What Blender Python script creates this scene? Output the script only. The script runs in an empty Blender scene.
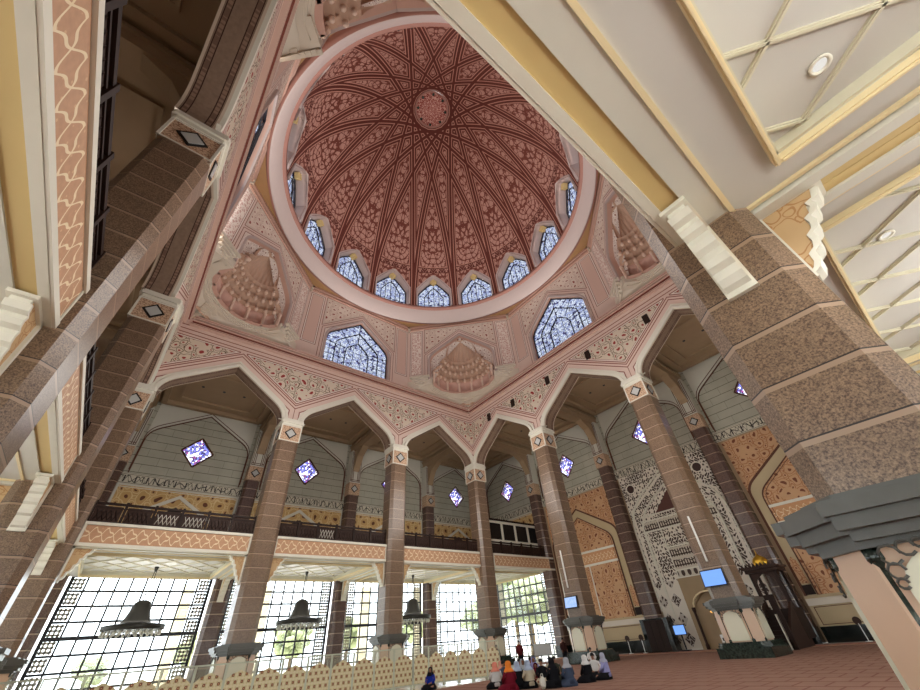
import bpy, math, random
from mathutils import Matrix, Vector
PI=math.pi
random.seed(7)
C=bpy.context.scene.collection
rad=math.radians

# ------------------------------------------------------------------ node helper
class NT:
    def __init__(s,name,rough=.6,spec=.3,metal=0.0):
        s.m=bpy.data.materials.new(name); s.m.use_nodes=True
        s.t=s.m.node_tree; s.n=s.t.nodes; s.b=s.n['Principled BSDF']
        s.b.inputs['Roughness'].default_value=rough; s.b.inputs['Metallic'].default_value=metal
        s.b.inputs['Specular IOR Level'].default_value=spec
        s._c=None
    def link(s,a,b): s.t.links.new(a,b)
    def coord(s):
        if s._c is None:
            tc=s.n.new('ShaderNodeTexCoord'); sp=s.n.new('ShaderNodeSeparateXYZ'); s.link(tc.outputs['Object'],sp.inputs[0])
            s._c=(V(s,sp.outputs[0]),V(s,sp.outputs[1]),V(s,sp.outputs[2])); s.vec=tc.outputs['Object']
        return s._c
    def math(s,op,*a,clamp=False):
        nd=s.n.new('ShaderNodeMath'); nd.operation=op; nd.use_clamp=clamp
        for i,x in enumerate(a):
            if isinstance(x,V): s.link(x.s,nd.inputs[i])
            else: nd.inputs[i].default_value=float(x)
        return V(s,nd.outputs[0])
    def comb(s,x,y,z=0.0):
        nd=s.n.new('ShaderNodeCombineXYZ')
        for i,v in enumerate((x,y,z)):
            if isinstance(v,V): s.link(v.s,nd.inputs[i])
            else: nd.inputs[i].default_value=v
        return nd.outputs[0]
    def mix(s,f,a,b):
        nd=s.n.new('ShaderNodeMix'); nd.data_type='RGBA'
        for k,x in ((0,f),(6,a),(7,b)):
            if isinstance(x,V): s.link(x.s,nd.inputs[k])
            elif isinstance(x,bpy.types.NodeSocket): s.link(x,nd.inputs[k])
            else: nd.inputs[k].default_value=x if k==0 else (*x[:3],1)
        return nd.outputs[2]
    def noise(s,vec,scale,detail=2,rough=.5):
        nd=s.n.new('ShaderNodeTexNoise'); nd.inputs['Scale'].default_value=scale; nd.inputs['Detail'].default_value=detail; nd.inputs['Roughness'].default_value=rough
        s.link(vec,nd.inputs['Vector']); return V(s,nd.outputs['Fac'] if 'Fac' in nd.outputs else nd.outputs[0])
    def voro(s,vec,scale,feature='F1',rnd=1.0):
        nd=s.n.new('ShaderNodeTexVoronoi'); nd.feature=feature; nd.inputs['Scale'].default_value=scale; nd.inputs['Randomness'].default_value=rnd
        s.link(vec,nd.inputs['Vector']); return nd
    def out(s,col,bump=None,bs=.3,bd=.05,rough=None):
        if isinstance(col,(tuple,list)): s.b.inputs['Base Color'].default_value=(*col[:3],1)
        else: s.link(col,s.b.inputs['Base Color'])
        if bump is not None:
            bn=s.n.new('ShaderNodeBump'); bn.inputs['Strength'].default_value=bs; bn.inputs['Distance'].default_value=bd
            s.link(bump.s,bn.inputs['Height']); s.link(bn.outputs[0],s.b.inputs['Normal'])
        if rough is not None: s.link(rough.s,s.b.inputs['Roughness'])
        return s.m
class V:
    def __init__(s,t,k): s.t=t; s.s=k
    def __add__(a,b): return a.t.math('ADD',a,b)
    __radd__=__add__
    def __sub__(a,b): return a.t.math('SUBTRACT',a,b)
    def __rsub__(a,b): return a.t.math('SUBTRACT',b,a)
    def __mul__(a,b): return a.t.math('MULTIPLY',a,b)
    __rmul__=__mul__
    def __truediv__(a,b): return a.t.math('DIVIDE',a,b)
    def __lt__(a,b): return a.t.math('LESS_THAN',a,b)
    def __gt__(a,b): return a.t.math('GREATER_THAN',a,b)
    def abs(a): return a.t.math('ABSOLUTE',a)
    def sin(a): return a.t.math('SINE',a)
    def cos(a): return a.t.math('COSINE',a)
    def mod(a,b): return a.t.math('FLOORED_MODULO',a,b)
    def max(a,b): return a.t.math('MAXIMUM',a,b)
    def min(a,b): return a.t.math('MINIMUM',a,b)
    def pp(a,b): return a.t.math('PINGPONG',a,b)      # 0..b..0
    def sqrt(a): return a.t.math('SQRT',a)
    def floor(a): return a.t.math('FLOOR',a)
    def line(a,c,w): return (a-c).abs()<w
    def between(a,lo,hi): return (a>lo)*(a<hi)
def c(r,g,b):
    f=lambda v:(v/255)/12.92 if v<10.3 else ((v/255+.055)/1.055)**2.4
    return (f(r),f(g),f(b))
def arab(x,y,s,p1=2.9,p2=4.3,w=.32):
    """mirrored scrolling tendrils, 0/1 mask"""
    u=(x/s).pp(1.0); v=y/s
    f=((u*3.1+(v*p2).sin()*.55)*2.2).sin()+((v*3.0+(u*p1+v*1.3).sin()*.7)*2.0).sin()
    return f.abs()<w*1.6
def scroll(t,x,y,s,w=.05,vec=None):
    """interlocking ring tendrils: returns (lines, blossoms)"""
    n=t.noise(t.comb(x,y,0.0),1.1/s,1); n_=t.noise(t.comb(y+9.0,x,0.0),1.2/s,1)
    X=x+(n-.5)*(s*.7); Y=y-(n_-.5)*(s*.7)
    ax=X.mod(s)-s/2; ay=Y.mod(s)-s/2; ra=(ax*ax+ay*ay).sqrt()
    bx=(X+s/2).mod(s)-s/2; by=(Y+s/2).mod(s)-s/2; rb=(bx*bx+by*by).sqrt()
    cx=(X+s/2).mod(s)-s/2; rc=(cx*cx+ay*ay).sqrt()
    dx=cx.abs(); L=((ra-.40*s).abs()<w*s).max((rb-.22*s).abs()<w*s).max((rc-.13*s).abs()<w*s*.8)
    L=L*(((X*2.1/s+Y*.7/s).sin()+(Y*2.7/s).cos())>-.75)
    B=(ra<.14*s).max(rb<.08*s)
    return L,B
def stained(t,x,y,s=.35):
    v=t.comb(x,y,0.0); vo=t.voro(v,1/s)
    return vo
MAT={}
def simple(name,col,rough=.6,spec=.3,metal=0.0,nz=0.0,ns=3.0,col2=None):
    t=NT(name,rough,spec,metal)
    if nz or col2:
        t.coord(); n=t.noise(t.vec,ns,3)
        k=col2 or tuple(max(0,q*(1-nz)) for q in col)
        MAT[name]=t.out(t.mix(n,col,k))
    else: MAT[name]=t.out(col)
    return MAT[name]
simple('cream',c(212,209,197),.55,nz=.10,ns=.8)
simple('soffit_plaster',c(200,197,190),.6,nz=.08,ns=.7)
simple('white_trim',c(226,222,208),.5,nz=.06)
simple('tan_paint',c(214,188,130),.6,nz=.10,ns=.9)
simple('gold_moulding',c(230,212,170),.5,nz=.06,ns=3)
simple('lattice_rib',c(204,198,176),.5)
simple('taupe_plaster',c(172,146,116),.6,nz=.18,ns=.8)
simple('pink_plaster',c(206,168,152),.6,nz=.08)
simple('niche_rib',c(226,200,182),.6)
simple('niche_plaster',c(206,172,150),.65,nz=.15,ns=1.2)
simple('niche_pink',c(212,172,158),.65,nz=.1)
simple('stone_pale',c(222,212,196),.6,nz=.1,ns=.7)
simple('spandrel_tan',c(176,138,96),.65,nz=.1)
simple('dark_steel',c(44,44,50),.4,.4)
simple('dark_wood',c(46,30,24),.6,.25,nz=.35,ns=4)
simple('dark_wood_panel',c(62,42,34),.6,.25,nz=.3,ns=5)
simple('inlay_white',c(205,200,190),.6)
simple('lantern_metal',c(48,46,42),.45,.5,.4)
simple('lantern_glass',c(215,215,205),.3)
simple('dark_cornice_stone',c(92,90,84),.35,.4,nz=.25,ns=5)
simple('pink_marble',c(206,172,144),.3,.4,nz=.08,ns=1.5)
simple('pale_marble',c(218,214,190),.25,.4,nz=.08,ns=1.3)
simple('black_marble',c(26,30,28),.12,.5)
simple('tv_black',c(18,18,20),.3)
simple('tube_white',c(235,235,230),.4)
simple('gold_metal',c(226,178,60),.3,.6,.8)
simple('wainscot_tan',c(192,172,136),.5,nz=.1,ns=1)
simple('tan_stone',c(170,146,112),.5,nz=.2,ns=1.2)
simple('mirror_pale',c(190,192,190),.2,.6)
simple('black_line',c(30,26,24),.5)
simple('brown_line',c(96,58,42),.6)
simple('screen_frame',c(190,194,172),.5)
simple('door_bronze',c(70,56,40),.4,.5)
simple('amber_lamp',c(240,150,40),.4)
# polished granites
def granite(name,a,b,rough,coarse,joints=True,jcol=c(158,134,114)):
    t=NT(name,rough,.5); x,y,z=t.coord()
    n=t.noise(t.vec,coarse,3,.65); n2=t.noise(t.vec,.9,2)
    v=((n-.5)*3.4+.5).max(0).min(1)
    col=t.mix(v,a,b); col=t.mix(n2*.35,col,tuple(q*.55 for q in a))
    if joints:
        f=(z-2.72).mod(.935)
        col=t.mix((f<.085),col,jcol); col=t.mix(f.line(.095,.012),col,(.02,.015,.012))
    MAT[name]=t.out(col); return MAT[name]
granite('column_granite',c(80,61,50),c(160,133,108),.28,34)
granite('pilaster_granite',c(78,58,52),c(122,98,88),.2,20)
granite('green_granite',c(18,30,26),c(62,74,66),.1,9,False)
# marble blocks
t=NT('marble_blocks',.4); x,y,z=t.coord()
v=t.comb(x,z,0.0); n=t.noise(v,.55,4); fz=z.mod(.82); row=(z/.82).floor(); fx=(x+row*1.1).mod(2.3)
col=t.mix(n,c(196,194,178),c(150,148,134)); rr=t.noise(t.comb((x/2.3).floor(),row,3.0),5,0)
col=t.mix(rr*.35,col,c(190,186,168)); col=t.mix((fz<.05),col,c(88,86,76)); col=t.mix((fx<.04)*.5,col,c(96,94,84))
MAT['marble_blocks']=t.out(col)
# inscription band (flowing script-like strokes) dark field pale strokes
t=NT('inscription',.5); x,y,z=t.coord()
zz=z-16.55
k1=((x*12+(x*3.3).sin()*2.2).sin()*.22+(x*5.1).sin()*.12-zz).abs()<.05
k2=((x*9.1+1.0+(x*2.9).sin()*1.7).sin()*.3-zz).abs()<.045
k3=((x*17.3).sin()*(x*3.7).cos()>.55)*(zz.abs()<.3)
bd=(zz.abs().between(.38,.42)); m=k1.max(k2).max(k3).max(bd)
MAT['inscription']=t.out(t.mix(m,c(206,200,182),c(56,50,46)))
# peach interlace fascia
def interlace(name,zc,amp,per,bg,line,small=True):
    t=NT(name,.6); x,y,z=t.coord()
    zz=z-zc; ph=x*(2*PI/per)
    tri=(x/per*2).pp(1.0)*2-1
    wav=tri*(amp*.8)+(ph*3).sin()*(amp*.16)
    d=((zz-wav).abs()).min((zz+wav).abs())
    n=t.noise(t.comb(x,z,0.0),7,2)
    col=t.mix(n,bg,tuple(q*.72 for q in bg))
    dot=t.voro(t.comb(x,z,0.0),5).outputs['Distance']
    col=t.mix((V(t,dot)<.16)*.5,col,c(226,190,150))
    col=t.mix((d<amp*.09),col,line)
    MAT[name]=t.out(col,bump=(d<amp*.09),bs=.25,bd=.03)
interlace('fascia_pattern',9.08,.50,1.25,c(204,158,124),c(232,212,178))
interlace('frieze_small',8.7,.42,1.0,c(214,160,116),c(236,214,178))
# peach arabesque panel with brown blossoms
def peach(name,s,vine=c(236,204,160),bg=c(214,158,108),dot=c(120,62,36),ds=.8,dr=.26):
    t=NT(name,.6); x,y,z=t.coord(); v=t.comb(x.abs(),z,0.0)
    a,d=scroll(t,(x+y) if name=='bracket_panel' else x.abs(),z,s,.03); col=t.mix(t.noise(v,1.0,2),bg,tuple(q*.8 for q in bg)); col=t.mix(a,col,vine)
    if dr>0: col=t.mix(d,col,dot)
    MAT[name]=t.out(col)
peach('peach_panel',.95,vine=c(168,112,74),bg=c(208,164,124),ds=.85,dr=.24,dot=c(122,70,46))
peach('bracket_panel',.5,bg=c(208,174,130),vine=c(176,132,88),ds=9,dr=.0)
peach('gallery_panel',1.3,bg=c(212,172,112),vine=c(226,200,150),dot=c(104,60,38),ds=.95,dr=.3)
# capital pattern
t=NT('capital_pattern',.5); x,y,z=t.coord()
a=arab(x+y,z,.22,w=.3)
MAT['capital_pattern']=t.out(t.mix(a,c(208,178,150),c(158,122,98)))
# mosque arcade face: u = x, z
def flowers(t,x,z,sc=1.0,bg=c(214,200,182),vine=c(110,92,72),red=c(150,54,50)):
    v=t.comb(x,z,0.0)
    L,B=scroll(t,x,z,1.0/sc,.026)
    col=t.mix(L,bg,vine); col=t.mix(B,col,red)
    return col
t=NT('arcade_face',.6); x,y,z=t.coord()
a=(x+6.0).mod(12.0)-6.0; a=a.abs()
D=((z-24.3+a*.686)/1.213).max(a-5.0)
F=(D-1.45).min(26.05-z).min(a-.28)
pink=c(218,194,182); wht=c(230,220,210); red=c(142,88,76)
col=t.mix((D<.55),pink,wht)
for q in (.50,1.02,1.3): col=t.mix(D.line(q,.05),col,red)
fl=flowers(t,x,z,.95)
col=t.mix((F>0.0),col,red); col=t.mix((F>.1),col,wht); col=t.mix((F>.2),col,red); col=t.mix((F>.24),col,fl)
up=(z>26.2)
col=t.mix(up,col,pink)
for q in (26.32,26.75,27.2): col=t.mix(z.line(q,.05),col,red)
gx=(x+3.3).mod(12.0)
MAT['arcade_face']=t.out(col,bump=(D*6).sin()*(F<0.0)+(F>.24)*.4,bs=.3,bd=.06)
t=NT('arcade_cornice',.6); x,y,z=t.coord()
MAT['arcade_cornice']=t.out(t.mix((z*4.4).mod(1.0)<.22,c(210,178,164),c(138,78,66)))
# arch soffit
t=NT('arch_soffit',.6); x,y,z=t.coord()
dd=(y-18.15).abs(); n=t.noise(t.vec,5,3); n2=t.noise(t.vec,1.2,2)
col=t.mix(n,c(156,132,112),c(120,98,84)); col=t.mix(dd.line(.46,.10),col,c(118,92,78)); col=t.mix(((x*22).sin()*(z*22).sin()>.1)*dd.line(.46,.08),col,c(146,118,100))
for q in (.35,.57): col=t.mix(dd.line(q,.02),col,c(60,36,30))
col=t.mix((dd>.64),col,c(206,188,168))
MAT['arch_soffit']=t.out(col)
# drum window bay and niche bay faces
def drum(name,w,za,k,niche):
    t=NT(name,.6); x,y,z=t.coord(); a=x.abs()
    D=((z-za+a*k)/math.sqrt(1+k*k)).max(a-w)
    pink=c(222,200,188); wht=c(234,224,214); red=c(152,104,92)
    col=t.mix((D<.45),pink,wht)
    for q in (.4,.75): col=t.mix(D.line(q,.04),col,red)
    F=(D-.95).min(38.6-z).min(5.15-a).min(z-30.2)
    col=t.mix((F>0.0),col,red); col=t.mix((F>.08),col,c(212,196,182))
    fl=flowers(t,x,z,1.15,c(224,208,194),c(200,174,158),c(146,78,68))
    col=t.mix((F>.3),col,fl)
    G=(a-5.35).min(7.2-a).min(38.4-z).min(z-30.4)
    col=t.mix((G>0.0),col,red); col=t.mix((G>.08),col,wht); col=t.mix((G>.2),col,red)
    if niche:
        vo=V(t,t.voro(t.comb(x,z,0.0),3.2,'DISTANCE_TO_EDGE',.8).outputs['Distance'])
        col=t.mix((G>.25),col,c(206,170,158)); col=t.mix((G>.25)*(vo<.12),col,c(238,226,216))
    else: col=t.mix((G>.25),col,c(216,186,172))
    col=t.mix((z>38.75),col,c(214,194,178)); col=t.mix(z.line(38.95,.05),col,red)
    MAT[name]=t.out(col,bump=(F>.3)+(G>.25)-(D*7).sin()*.2*(D<.9),bs=.3,bd=.08)
drum('drum_window_face',4.25,36.6,.80,False)
drum('drum_niche_face',4.35,36.6,.72,True)
t=NT('hood_pierced',.6); x,y,z=t.coord(); L,B=scroll(t,x.abs(),z,.6,.04)
MAT['hood_pierced']=t.out(t.mix(B.max(L*.35),c(224,212,202),c(140,92,80)))
# dome
def dome_mat(name,shell=True):
    t=NT(name,.65,.2); x,y,z=t.coord()
    r=(x*x+y*y).sqrt(); th=t.math('ARCTAN2',y,x)
    S=22.5*PI/180
    ph=(th.mod(S)-S/2).abs()          # offset from mid azimuth (windows at 11.25+22.5k)
    X=r*ph.cos(); Y=r*ph.sin()
    D=None
    for m in range(-4,5):
        aa=m*S; e=(X*math.cos(aa)+Y*math.sin(aa)-3.16).abs()
        D=e if D is None else D.min(e)
    darkr=c(98,50,42); field=c(116,64,54); lt=c(186,142,128); ln=c(188,140,124)
    u=ph*16.0*1.0; zz=z
    rr=r*.0+1
    lat=Y; 
    # arabesque coords: lateral Y, vertical height along the surface (z)
    s=.95
    U=(th.mod(S)-S/2)*r
    sc=(t.math('POWER',r/16.2,.6))
    uu=U/sc
    f=(((uu.abs())*2.5+(z*1.3).sin()*1.2)*1.7).sin()+((z*1.75+(uu.abs()*2.3+z*.6).sin()*1.3)*1.6).sin()
    ar=(f.abs()>.42)
    f2=((uu.abs()*4.3+(z*2.3).cos()*1.6).sin()+(z*3.9+(uu*3.0).cos()).cos()).abs()>.26
    col=t.mix(ar*f2,field,lt)
    col=t.mix((D<.72),col,darkr)
    col=t.mix(D.line(.60,.06),col,ln)
    col=t.mix(D.line(.24,.055),col,ln)
    # small frieze above the windows
    col=t.mix(z.between(48.0,49.1)*(D>.5),col,darkr); g=arab(U,z,.7,w=.3)
    col=t.mix(z.between(48.15,48.95)*(D>.5)*g,col,lt); col=t.mix(z.line(49.15,.07)*(D>.5),col,ln)
    if not shell:
        vo=V(t,t.voro(t.comb(x,y,0.0),1.5,'DISTANCE_TO_EDGE').outputs['Distance'])
        g=arab(r*1.0,th*3.0,.6,w=.4)
        col=t.mix(g,c(140,62,54),c(206,160,146))
    MAT[name]=t.out(col,bump=(D<.62)*1.0,bs=.35,bd=.12)
dome_mat('dome_pattern'); dome_mat('medallion_pattern',False)
simple('ring_pink',c(192,174,168),.6,nz=.06); simple('ring_red',c(156,112,100),.6)
# floor
t=NT('pale_floor',.25,.4); x,y,z=t.coord(); n=t.noise(t.vec,.6,3)
col=t.mix(n,c(206,196,178),c(182,170,152)); col=t.mix(((x.mod(1.2)<.03).max(y.mod(1.2)<.03)),col,c(140,128,112)); MAT['pale_floor']=t.out(col)
t=NT('carpet',.95,.05); x,y,z=t.coord(); n=t.noise(t.vec,1.4,3); n3=t.noise(t.vec,30,1)
col=t.mix(n,c(162,130,113),c(138,108,94)); row=(x/1.25).floor(); fy=(y+row*.35).mod(.9)
col=t.mix((x.mod(1.25)<.12),col,c(124,82,70)); col=t.mix((fy<.07),col,c(128,88,76)); col=t.mix(n3*.3,col,c(116,84,72))
MAT['carpet']=t.out(col)
t=NT('carpet_border',.95,.05); x,y,z=t.coord()
w=(x-26.2+(y*2.4).sin()*.35).abs()<.22; w2=(x-26.2+(y*2.4+PI).sin()*.35).abs()<.14
MAT['carpet_border']=t.out(t.mix(w,t.mix(w2,c(196,160,136),c(120,62,52)),c(150,52,46)))
# mihrab script
t=NT('calligraphy_field',.5); x,y,z=t.coord(); a=x.abs(); v=t.comb(x,z,0.0)
f=((x*12+(z*9.1).sin()*1.5)).sin()+((z*11.2+(x*10.4).sin()*1.6)).sin()
m=(f.abs()>.8)
vo=V(t,t.voro(v,7).outputs['Distance']); m=m*(vo>.2)
wht=c(226,218,204); dk=c(72,54,46)
col=t.mix(m,wht,dk)
D=((z-15.3+a*.62)/1.177).max(a-4.9)          # outer arch
col=t.mix(D.between(-.35,-.1),col,wht); col=t.mix(D.between(-1.25,-1.12),col,wht)
low=(z<5.3)*(a>2.2)
dia=((x.mod(1.3)-.65).abs()+(z.mod(1.5)-.75).abs()*.9)
col=t.mix(low,col,t.mix((dia<.5)*(m+.3),wht,dk))
sp=t.math('SQRT',(a-3.9)*(a-3.9)+(z-14.5)*(z-14.5)); col=t.mix((sp<.42),col,c(64,40,34)); col=t.mix(sp.line(.5,.06),col,wht)
tri=((z-13.3+a*.9)<0.0)*(z>11.35); col=t.mix(tri,col,c(86,48,40))
MAT['calligraphy_field']=t.out(col)
t=NT('script_row',.5); x,y,z=t.coord()   # upright angular script
cell=(x/.26).floor(); h=t.noise(t.comb(cell,z*0+7.0,1.0),9,0); fx=x.mod(.26)
zz=z.mod(.9)
m=((fx<.12)*(zz<(h*1.1+.1))).max(zz.between(.08,.2)).max(((x*6).sin()*.1+.5-zz).abs()<.04)
MAT['script_row']=t.out(t.mix(m,c(204,194,178),c(66,50,42)))
t=NT('oval_row',.5); x,y,z=t.coord(); d=((x.mod(.62)-.31)*1.0); e=(z-5.78); q=(d*d*2.2+e*e).sqrt()
MAT['oval_row']=t.out(t.mix((q<.27),c(206,198,182),c(72,54,46)))
# folding screen panel
t=NT('screen_pattern',.6); x,y,z=t.coord()
ax=(x+.0).mod(.30)-.15; rw=(z/.26).floor(); bx=(x+rw*.15).mod(.30)-.15; bz=z.mod(.26)-.13
q=(bx*bx+bz*bz).sqrt()
hx=(x.mod(.15)-.075).abs()+(z.mod(.13)-.065).abs()
col=t.mix((hx<.05),c(216,204,166),c(200,184,142)); col=t.mix((q<.066),col,c(126,76,54)); col=t.mix((q<.022),col,c(214,170,120))
MAT['screen_pattern']=t.out(col)
# glass
def glass(name,tint=(1,1,1),pattern=None):
    t=NT(name); t.n.remove(t.b); o=t.n['Material Output']
    tr=t.n.new('ShaderNodeBsdfTransparent'); gl=t.n.new('ShaderNodeBsdfGlossy'); mx=t.n.new('ShaderNodeMixShader'); gl.inputs['Roughness'].default_value=.05
    tr.inputs[0].default_value=(*tint,1); mx.inputs[0].default_value=.06
    if pattern: t.link(pattern(t),tr.inputs[0])
    t.link(tr.outputs[0],mx.inputs[1]); t.link(gl.outputs[0],mx.inputs[2]); t.link(mx.outputs[0],o.inputs[0]); MAT[name]=t.m
glass('window_glass',(.93,.96,.97))
def st1(t):
    x,y,z=t.coord(); v=t.comb(x,y,z)
    vo=t.voro(v,4.6); r=t.n.new('ShaderNodeSeparateColor'); t.link(vo.outputs['Color'],r.inputs[0])
    q=V(t,r.outputs[0]); col=t.mix(q>.45,(.28,.28,.50),(.70,.68,.74)); col=t.mix(q>.86,col,(.40,.2,.36))
    ed=V(t,t.voro(v,4.6,'DISTANCE_TO_EDGE').outputs['Distance']); 
    return t.mix((ed<.06),col,(.03,.03,.05))
def st2(t):
    x,y,z=t.coord(); v=t.comb(x,y,z)
    vo=t.voro(v,4.0); r=t.n.new('ShaderNodeSeparateColor'); t.link(vo.outputs['Color'],r.inputs[0])
    q=V(t,r.outputs[0]); col=t.mix(q>.42,(.075,.085,.13),(.13,.14,.165)); col=t.mix(q>.9,col,(.012,.012,.03))
    ed=V(t,t.voro(v,4.0,'DISTANCE_TO_EDGE').outputs['Distance'])
    return t.mix((ed<.05),col,(.012,.012,.02))
glass('stained_diamond',pattern=st1); glass('stained_drum',pattern=st2)
def emis(name,col,s):
    t=NT(name); t.b.inputs['Emission Color'].default_value=(*col,1); t.b.inputs['Emission Strength'].default_value=s; t.b.inputs['Base Color'].default_value=(.02,.02,.02,1); MAT[name]=t.m
emis('screen_blue',c(120,170,255),.85); emis('downlight_lens',(1,.96,.9),.6); 
t=NT('screen_picture'); x,y,z=t.coord(); n=t.noise(t.vec,6,2); cc=t.mix(n,c(110,165,250),c(205,222,250))
t.link(cc,t.b.inputs['Emission Color']); t.b.inputs['Emission Strength'].default_value=.85; MAT['screen_picture']=t.out((.02,.02,.02))
simple('leaf_green',c(146,154,116),.8,nz=.35,ns=1.5); simple('bark',c(96,76,56),.9); simple('outside_paving',c(226,222,210),.8); simple('porch_stone',c(214,200,170),.8)

# ------------------------------------------------------------------ mesh helper
class MB:
    def __init__(s): s.v=[]; s.f=[]; s.m=[]; s.sm=[]
    def face(s,idx,m=0,sm=False): s.f.append(tuple(idx)); s.m.append(m); s.sm.append(sm)
    def poly(s,pts,m=0):
        b=len(s.v); s.v+= [tuple(p) for p in pts]; s.face(range(b,b+len(pts)),m)
    def box(s,x0,x1,y0,y1,z0,z1,m=0):
        b=len(s.v)
        s.v+=[(x0,y0,z0),(x1,y0,z0),(x1,y1,z0),(x0,y1,z0),(x0,y0,z1),(x1,y0,z1),(x1,y1,z1),(x0,y1,z1)]
        for q in ((0,3,2,1),(4,5,6,7),(0,1,5,4),(1,2,6,5),(2,3,7,6),(3,0,4,7)): s.face([b+i for i in q],m)
        return s
    def prism(s,pts,lo,hi,ax='z',m=0,cap=True):
        """extrude a 2D outline along ax; pts given in the two other axes in order (x,y)/(x,z)/(y,z)"""
        def P(a,b,h): return (a,b,h) if ax=='z' else ((a,h,b) if ax=='y' else (h,a,b))
        n=len(pts); b=len(s.v)
        s.v+=[P(a,q,lo) for a,q in pts]+[P(a,q,hi) for a,q in pts]
        for i in range(n): j=(i+1)%n; s.face((b+i,b+j,b+n+j,b+n+i),m)
        if cap: s.face([b+n-1-i for i in range(n)],m); s.face([b+n+i for i in range(n)],m)
        return s
    def lathe(s,prof,n=16,cx=0,cy=0,m=0,sm=True,a0=0):
        b=len(s.v)
        for r,z in prof:
            for i in range(n): a=a0+2*PI*i/n; s.v.append((cx+r*math.cos(a),cy+r*math.sin(a),z))
        for k in range(len(prof)-1):
            for i in range(n):
                j=(i+1)%n; s.face((b+k*n+i,b+k*n+j,b+(k+1)*n+j,b+(k+1)*n+i),m,sm)
        s.face([b+n-1-i for i in range(n)],m); s.face([b+(len(prof)-1)*n+i for i in range(n)],m)
        return s
    def tube(s,path,r,n=6,m=0,closed=False):
        P=[Vector(p) for p in path]; R=r if isinstance(r,(list,tuple)) else [r]*len(P); b=len(s.v); L=len(P)
        for i,p in enumerate(P):
            d=(P[min(i+1,L-1)]-P[max(i-1,0)]).normalized(); u=d.cross(Vector((0,0,1)))
            if u.length<1e-3: u=d.cross(Vector((1,0,0)))
            u.normalize(); w=d.cross(u)
            for k in range(n): a=2*PI*k/n; s.v.append(tuple(p+(u*math.cos(a)+w*math.sin(a))*R[i]))
        for i in range(L-1):
            for k in range(n): j=(k+1)%n; s.face((b+i*n+k,b+i*n+j,b+(i+1)*n+j,b+(i+1)*n+k),m,True)
        s.face([b+n-1-k for k in range(n)],m); s.face([b+(L-1)*n+k for k in range(n)],m)
        return s
    def grid(s,fn,nu,nv,m=0,sm=True):
        b=len(s.v)
        for i in range(nu+1):
            for j in range(nv+1): s.v.append(tuple(fn(i/nu,j/nv)))
        for i in range(nu):
            for j in range(nv): a=b+i*(nv+1)+j; s.face((a,a+nv+1,a+nv+2,a+1),m,sm)
        return s
    def ball(s,cx,cy,cz,rx,ry,rz,n=10,m=0):
        k=n//2+1
        prof=[(max(math.sin(PI*i/k),.01),-math.cos(PI*i/k)) for i in range(k+1)]
        b=len(s.v); s.lathe(prof,n,m=m)
        s.v[b:]=[(cx+x*rx,cy+y*ry,cz+z*rz) for x,y,z in s.v[b:]]
        return s
    def xf(s,M):
        s.v=[tuple(M@Vector(p)) for p in s.v]; return s
    def build(s,name,mats,parent=None):
        me=bpy.data.meshes.new(name); me.from_pydata(s.v,[],s.f)
        if isinstance(mats,str): mats=[mats]
        for q in mats: me.materials.append(MAT[q])
        me.polygons.foreach_set('material_index',s.m); me.polygons.foreach_set('use_smooth',s.sm); me.update()
        o=bpy.data.objects.new(name,me); C.objects.link(o)
        if parent: o.parent=parent
        return o
def tag(o,label=None,cat=None,group=None,kind=None):
    if label: o['label']=label
    if cat: o['category']=cat
    if group: o['group']=group
    if kind: o['kind']=kind
    return o
def thing(name,label,cat,loc=(0,0,0),rz=0,group=None,kind=None):
    o=bpy.data.objects.new(name,None); C.objects.link(o); o.location=loc; o.rotation_euler=(0,0,rz)
    o.empty_display_size=.2
    return tag(o,label,cat,group,kind)
def copy_tree(o,parent=None):
    q=o.copy(); C.objects.link(q); q.parent=parent
    for ch in o.children: copy_tree(ch,q)
    return q
ROT={'back':0,'right':-PI/2,'near':PI,'left':PI/2}
def W(side,u,d,z=0):
    a=ROT[side]; return (u*math.cos(a)-d*math.sin(a),u*math.sin(a)+d*math.cos(a),z)
def octa(h,ch): return [(-h,-h+ch),(-h+ch,-h),(h-ch,-h),(h,-h+ch),(h,h-ch),(h-ch,h),(-h+ch,h),(-h,h-ch)]
def keel(w,za,k,z0,n=4,r=.8):
    """outline of a keel arch opening, left to right; straight jambs, rounded shoulders"""
    zs=za-k*w; pts=[]
    P0=(w,zs-r); P1=(w,zs); P2=(w-r,zs+k*r)
    for i in range(n+1):
        q=i/n; pts.append(((1-q)**2*P0[0]+2*q*(1-q)*P1[0]+q*q*P2[0],(1-q)**2*P0[1]+2*q*(1-q)*P1[1]+q*q*P2[1]))
    R=[(w,z0)]+pts
    return [(-a,b) for a,b in R]+[(0,za)]+R[::-1]
def arch_wall(mb,o,cx,x0,x1,z0,z1,y0,y1,mf=0,ms=1,back=True):
    """wall x0..x1,z0..z1 with opening outline o (centre cx), front y0, back y1"""
    O=[(cx+a,b) for a,b in o]
    for y in ((y0,y1) if back else (y0,)):
        mb.poly([(x0,y,z0),(O[0][0],y,z0),(O[0][0],y,z1),(x0,y,z1)],mf)
        mb.poly([(O[-1][0],y,z0),(x1,y,z0),(x1,y,z1),(O[-1][0],y,z1)],mf)
        for i in range(len(O)-1):
            if abs(O[i+1][0]-O[i][0])<1e-6: continue
            mb.poly([(O[i][0],y,O[i][1]),(O[i+1][0],y,O[i+1][1]),(O[i+1][0],y,z1),(O[i][0],y,z1)],mf)
    for i in range(len(O)-1):
        mb.poly([(O[i][0],y0,O[i][1]),(O[i+1][0],y0,O[i+1][1]),(O[i+1][0],y1,O[i+1][1]),(O[i][0],y1,O[i][1])],ms)
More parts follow.
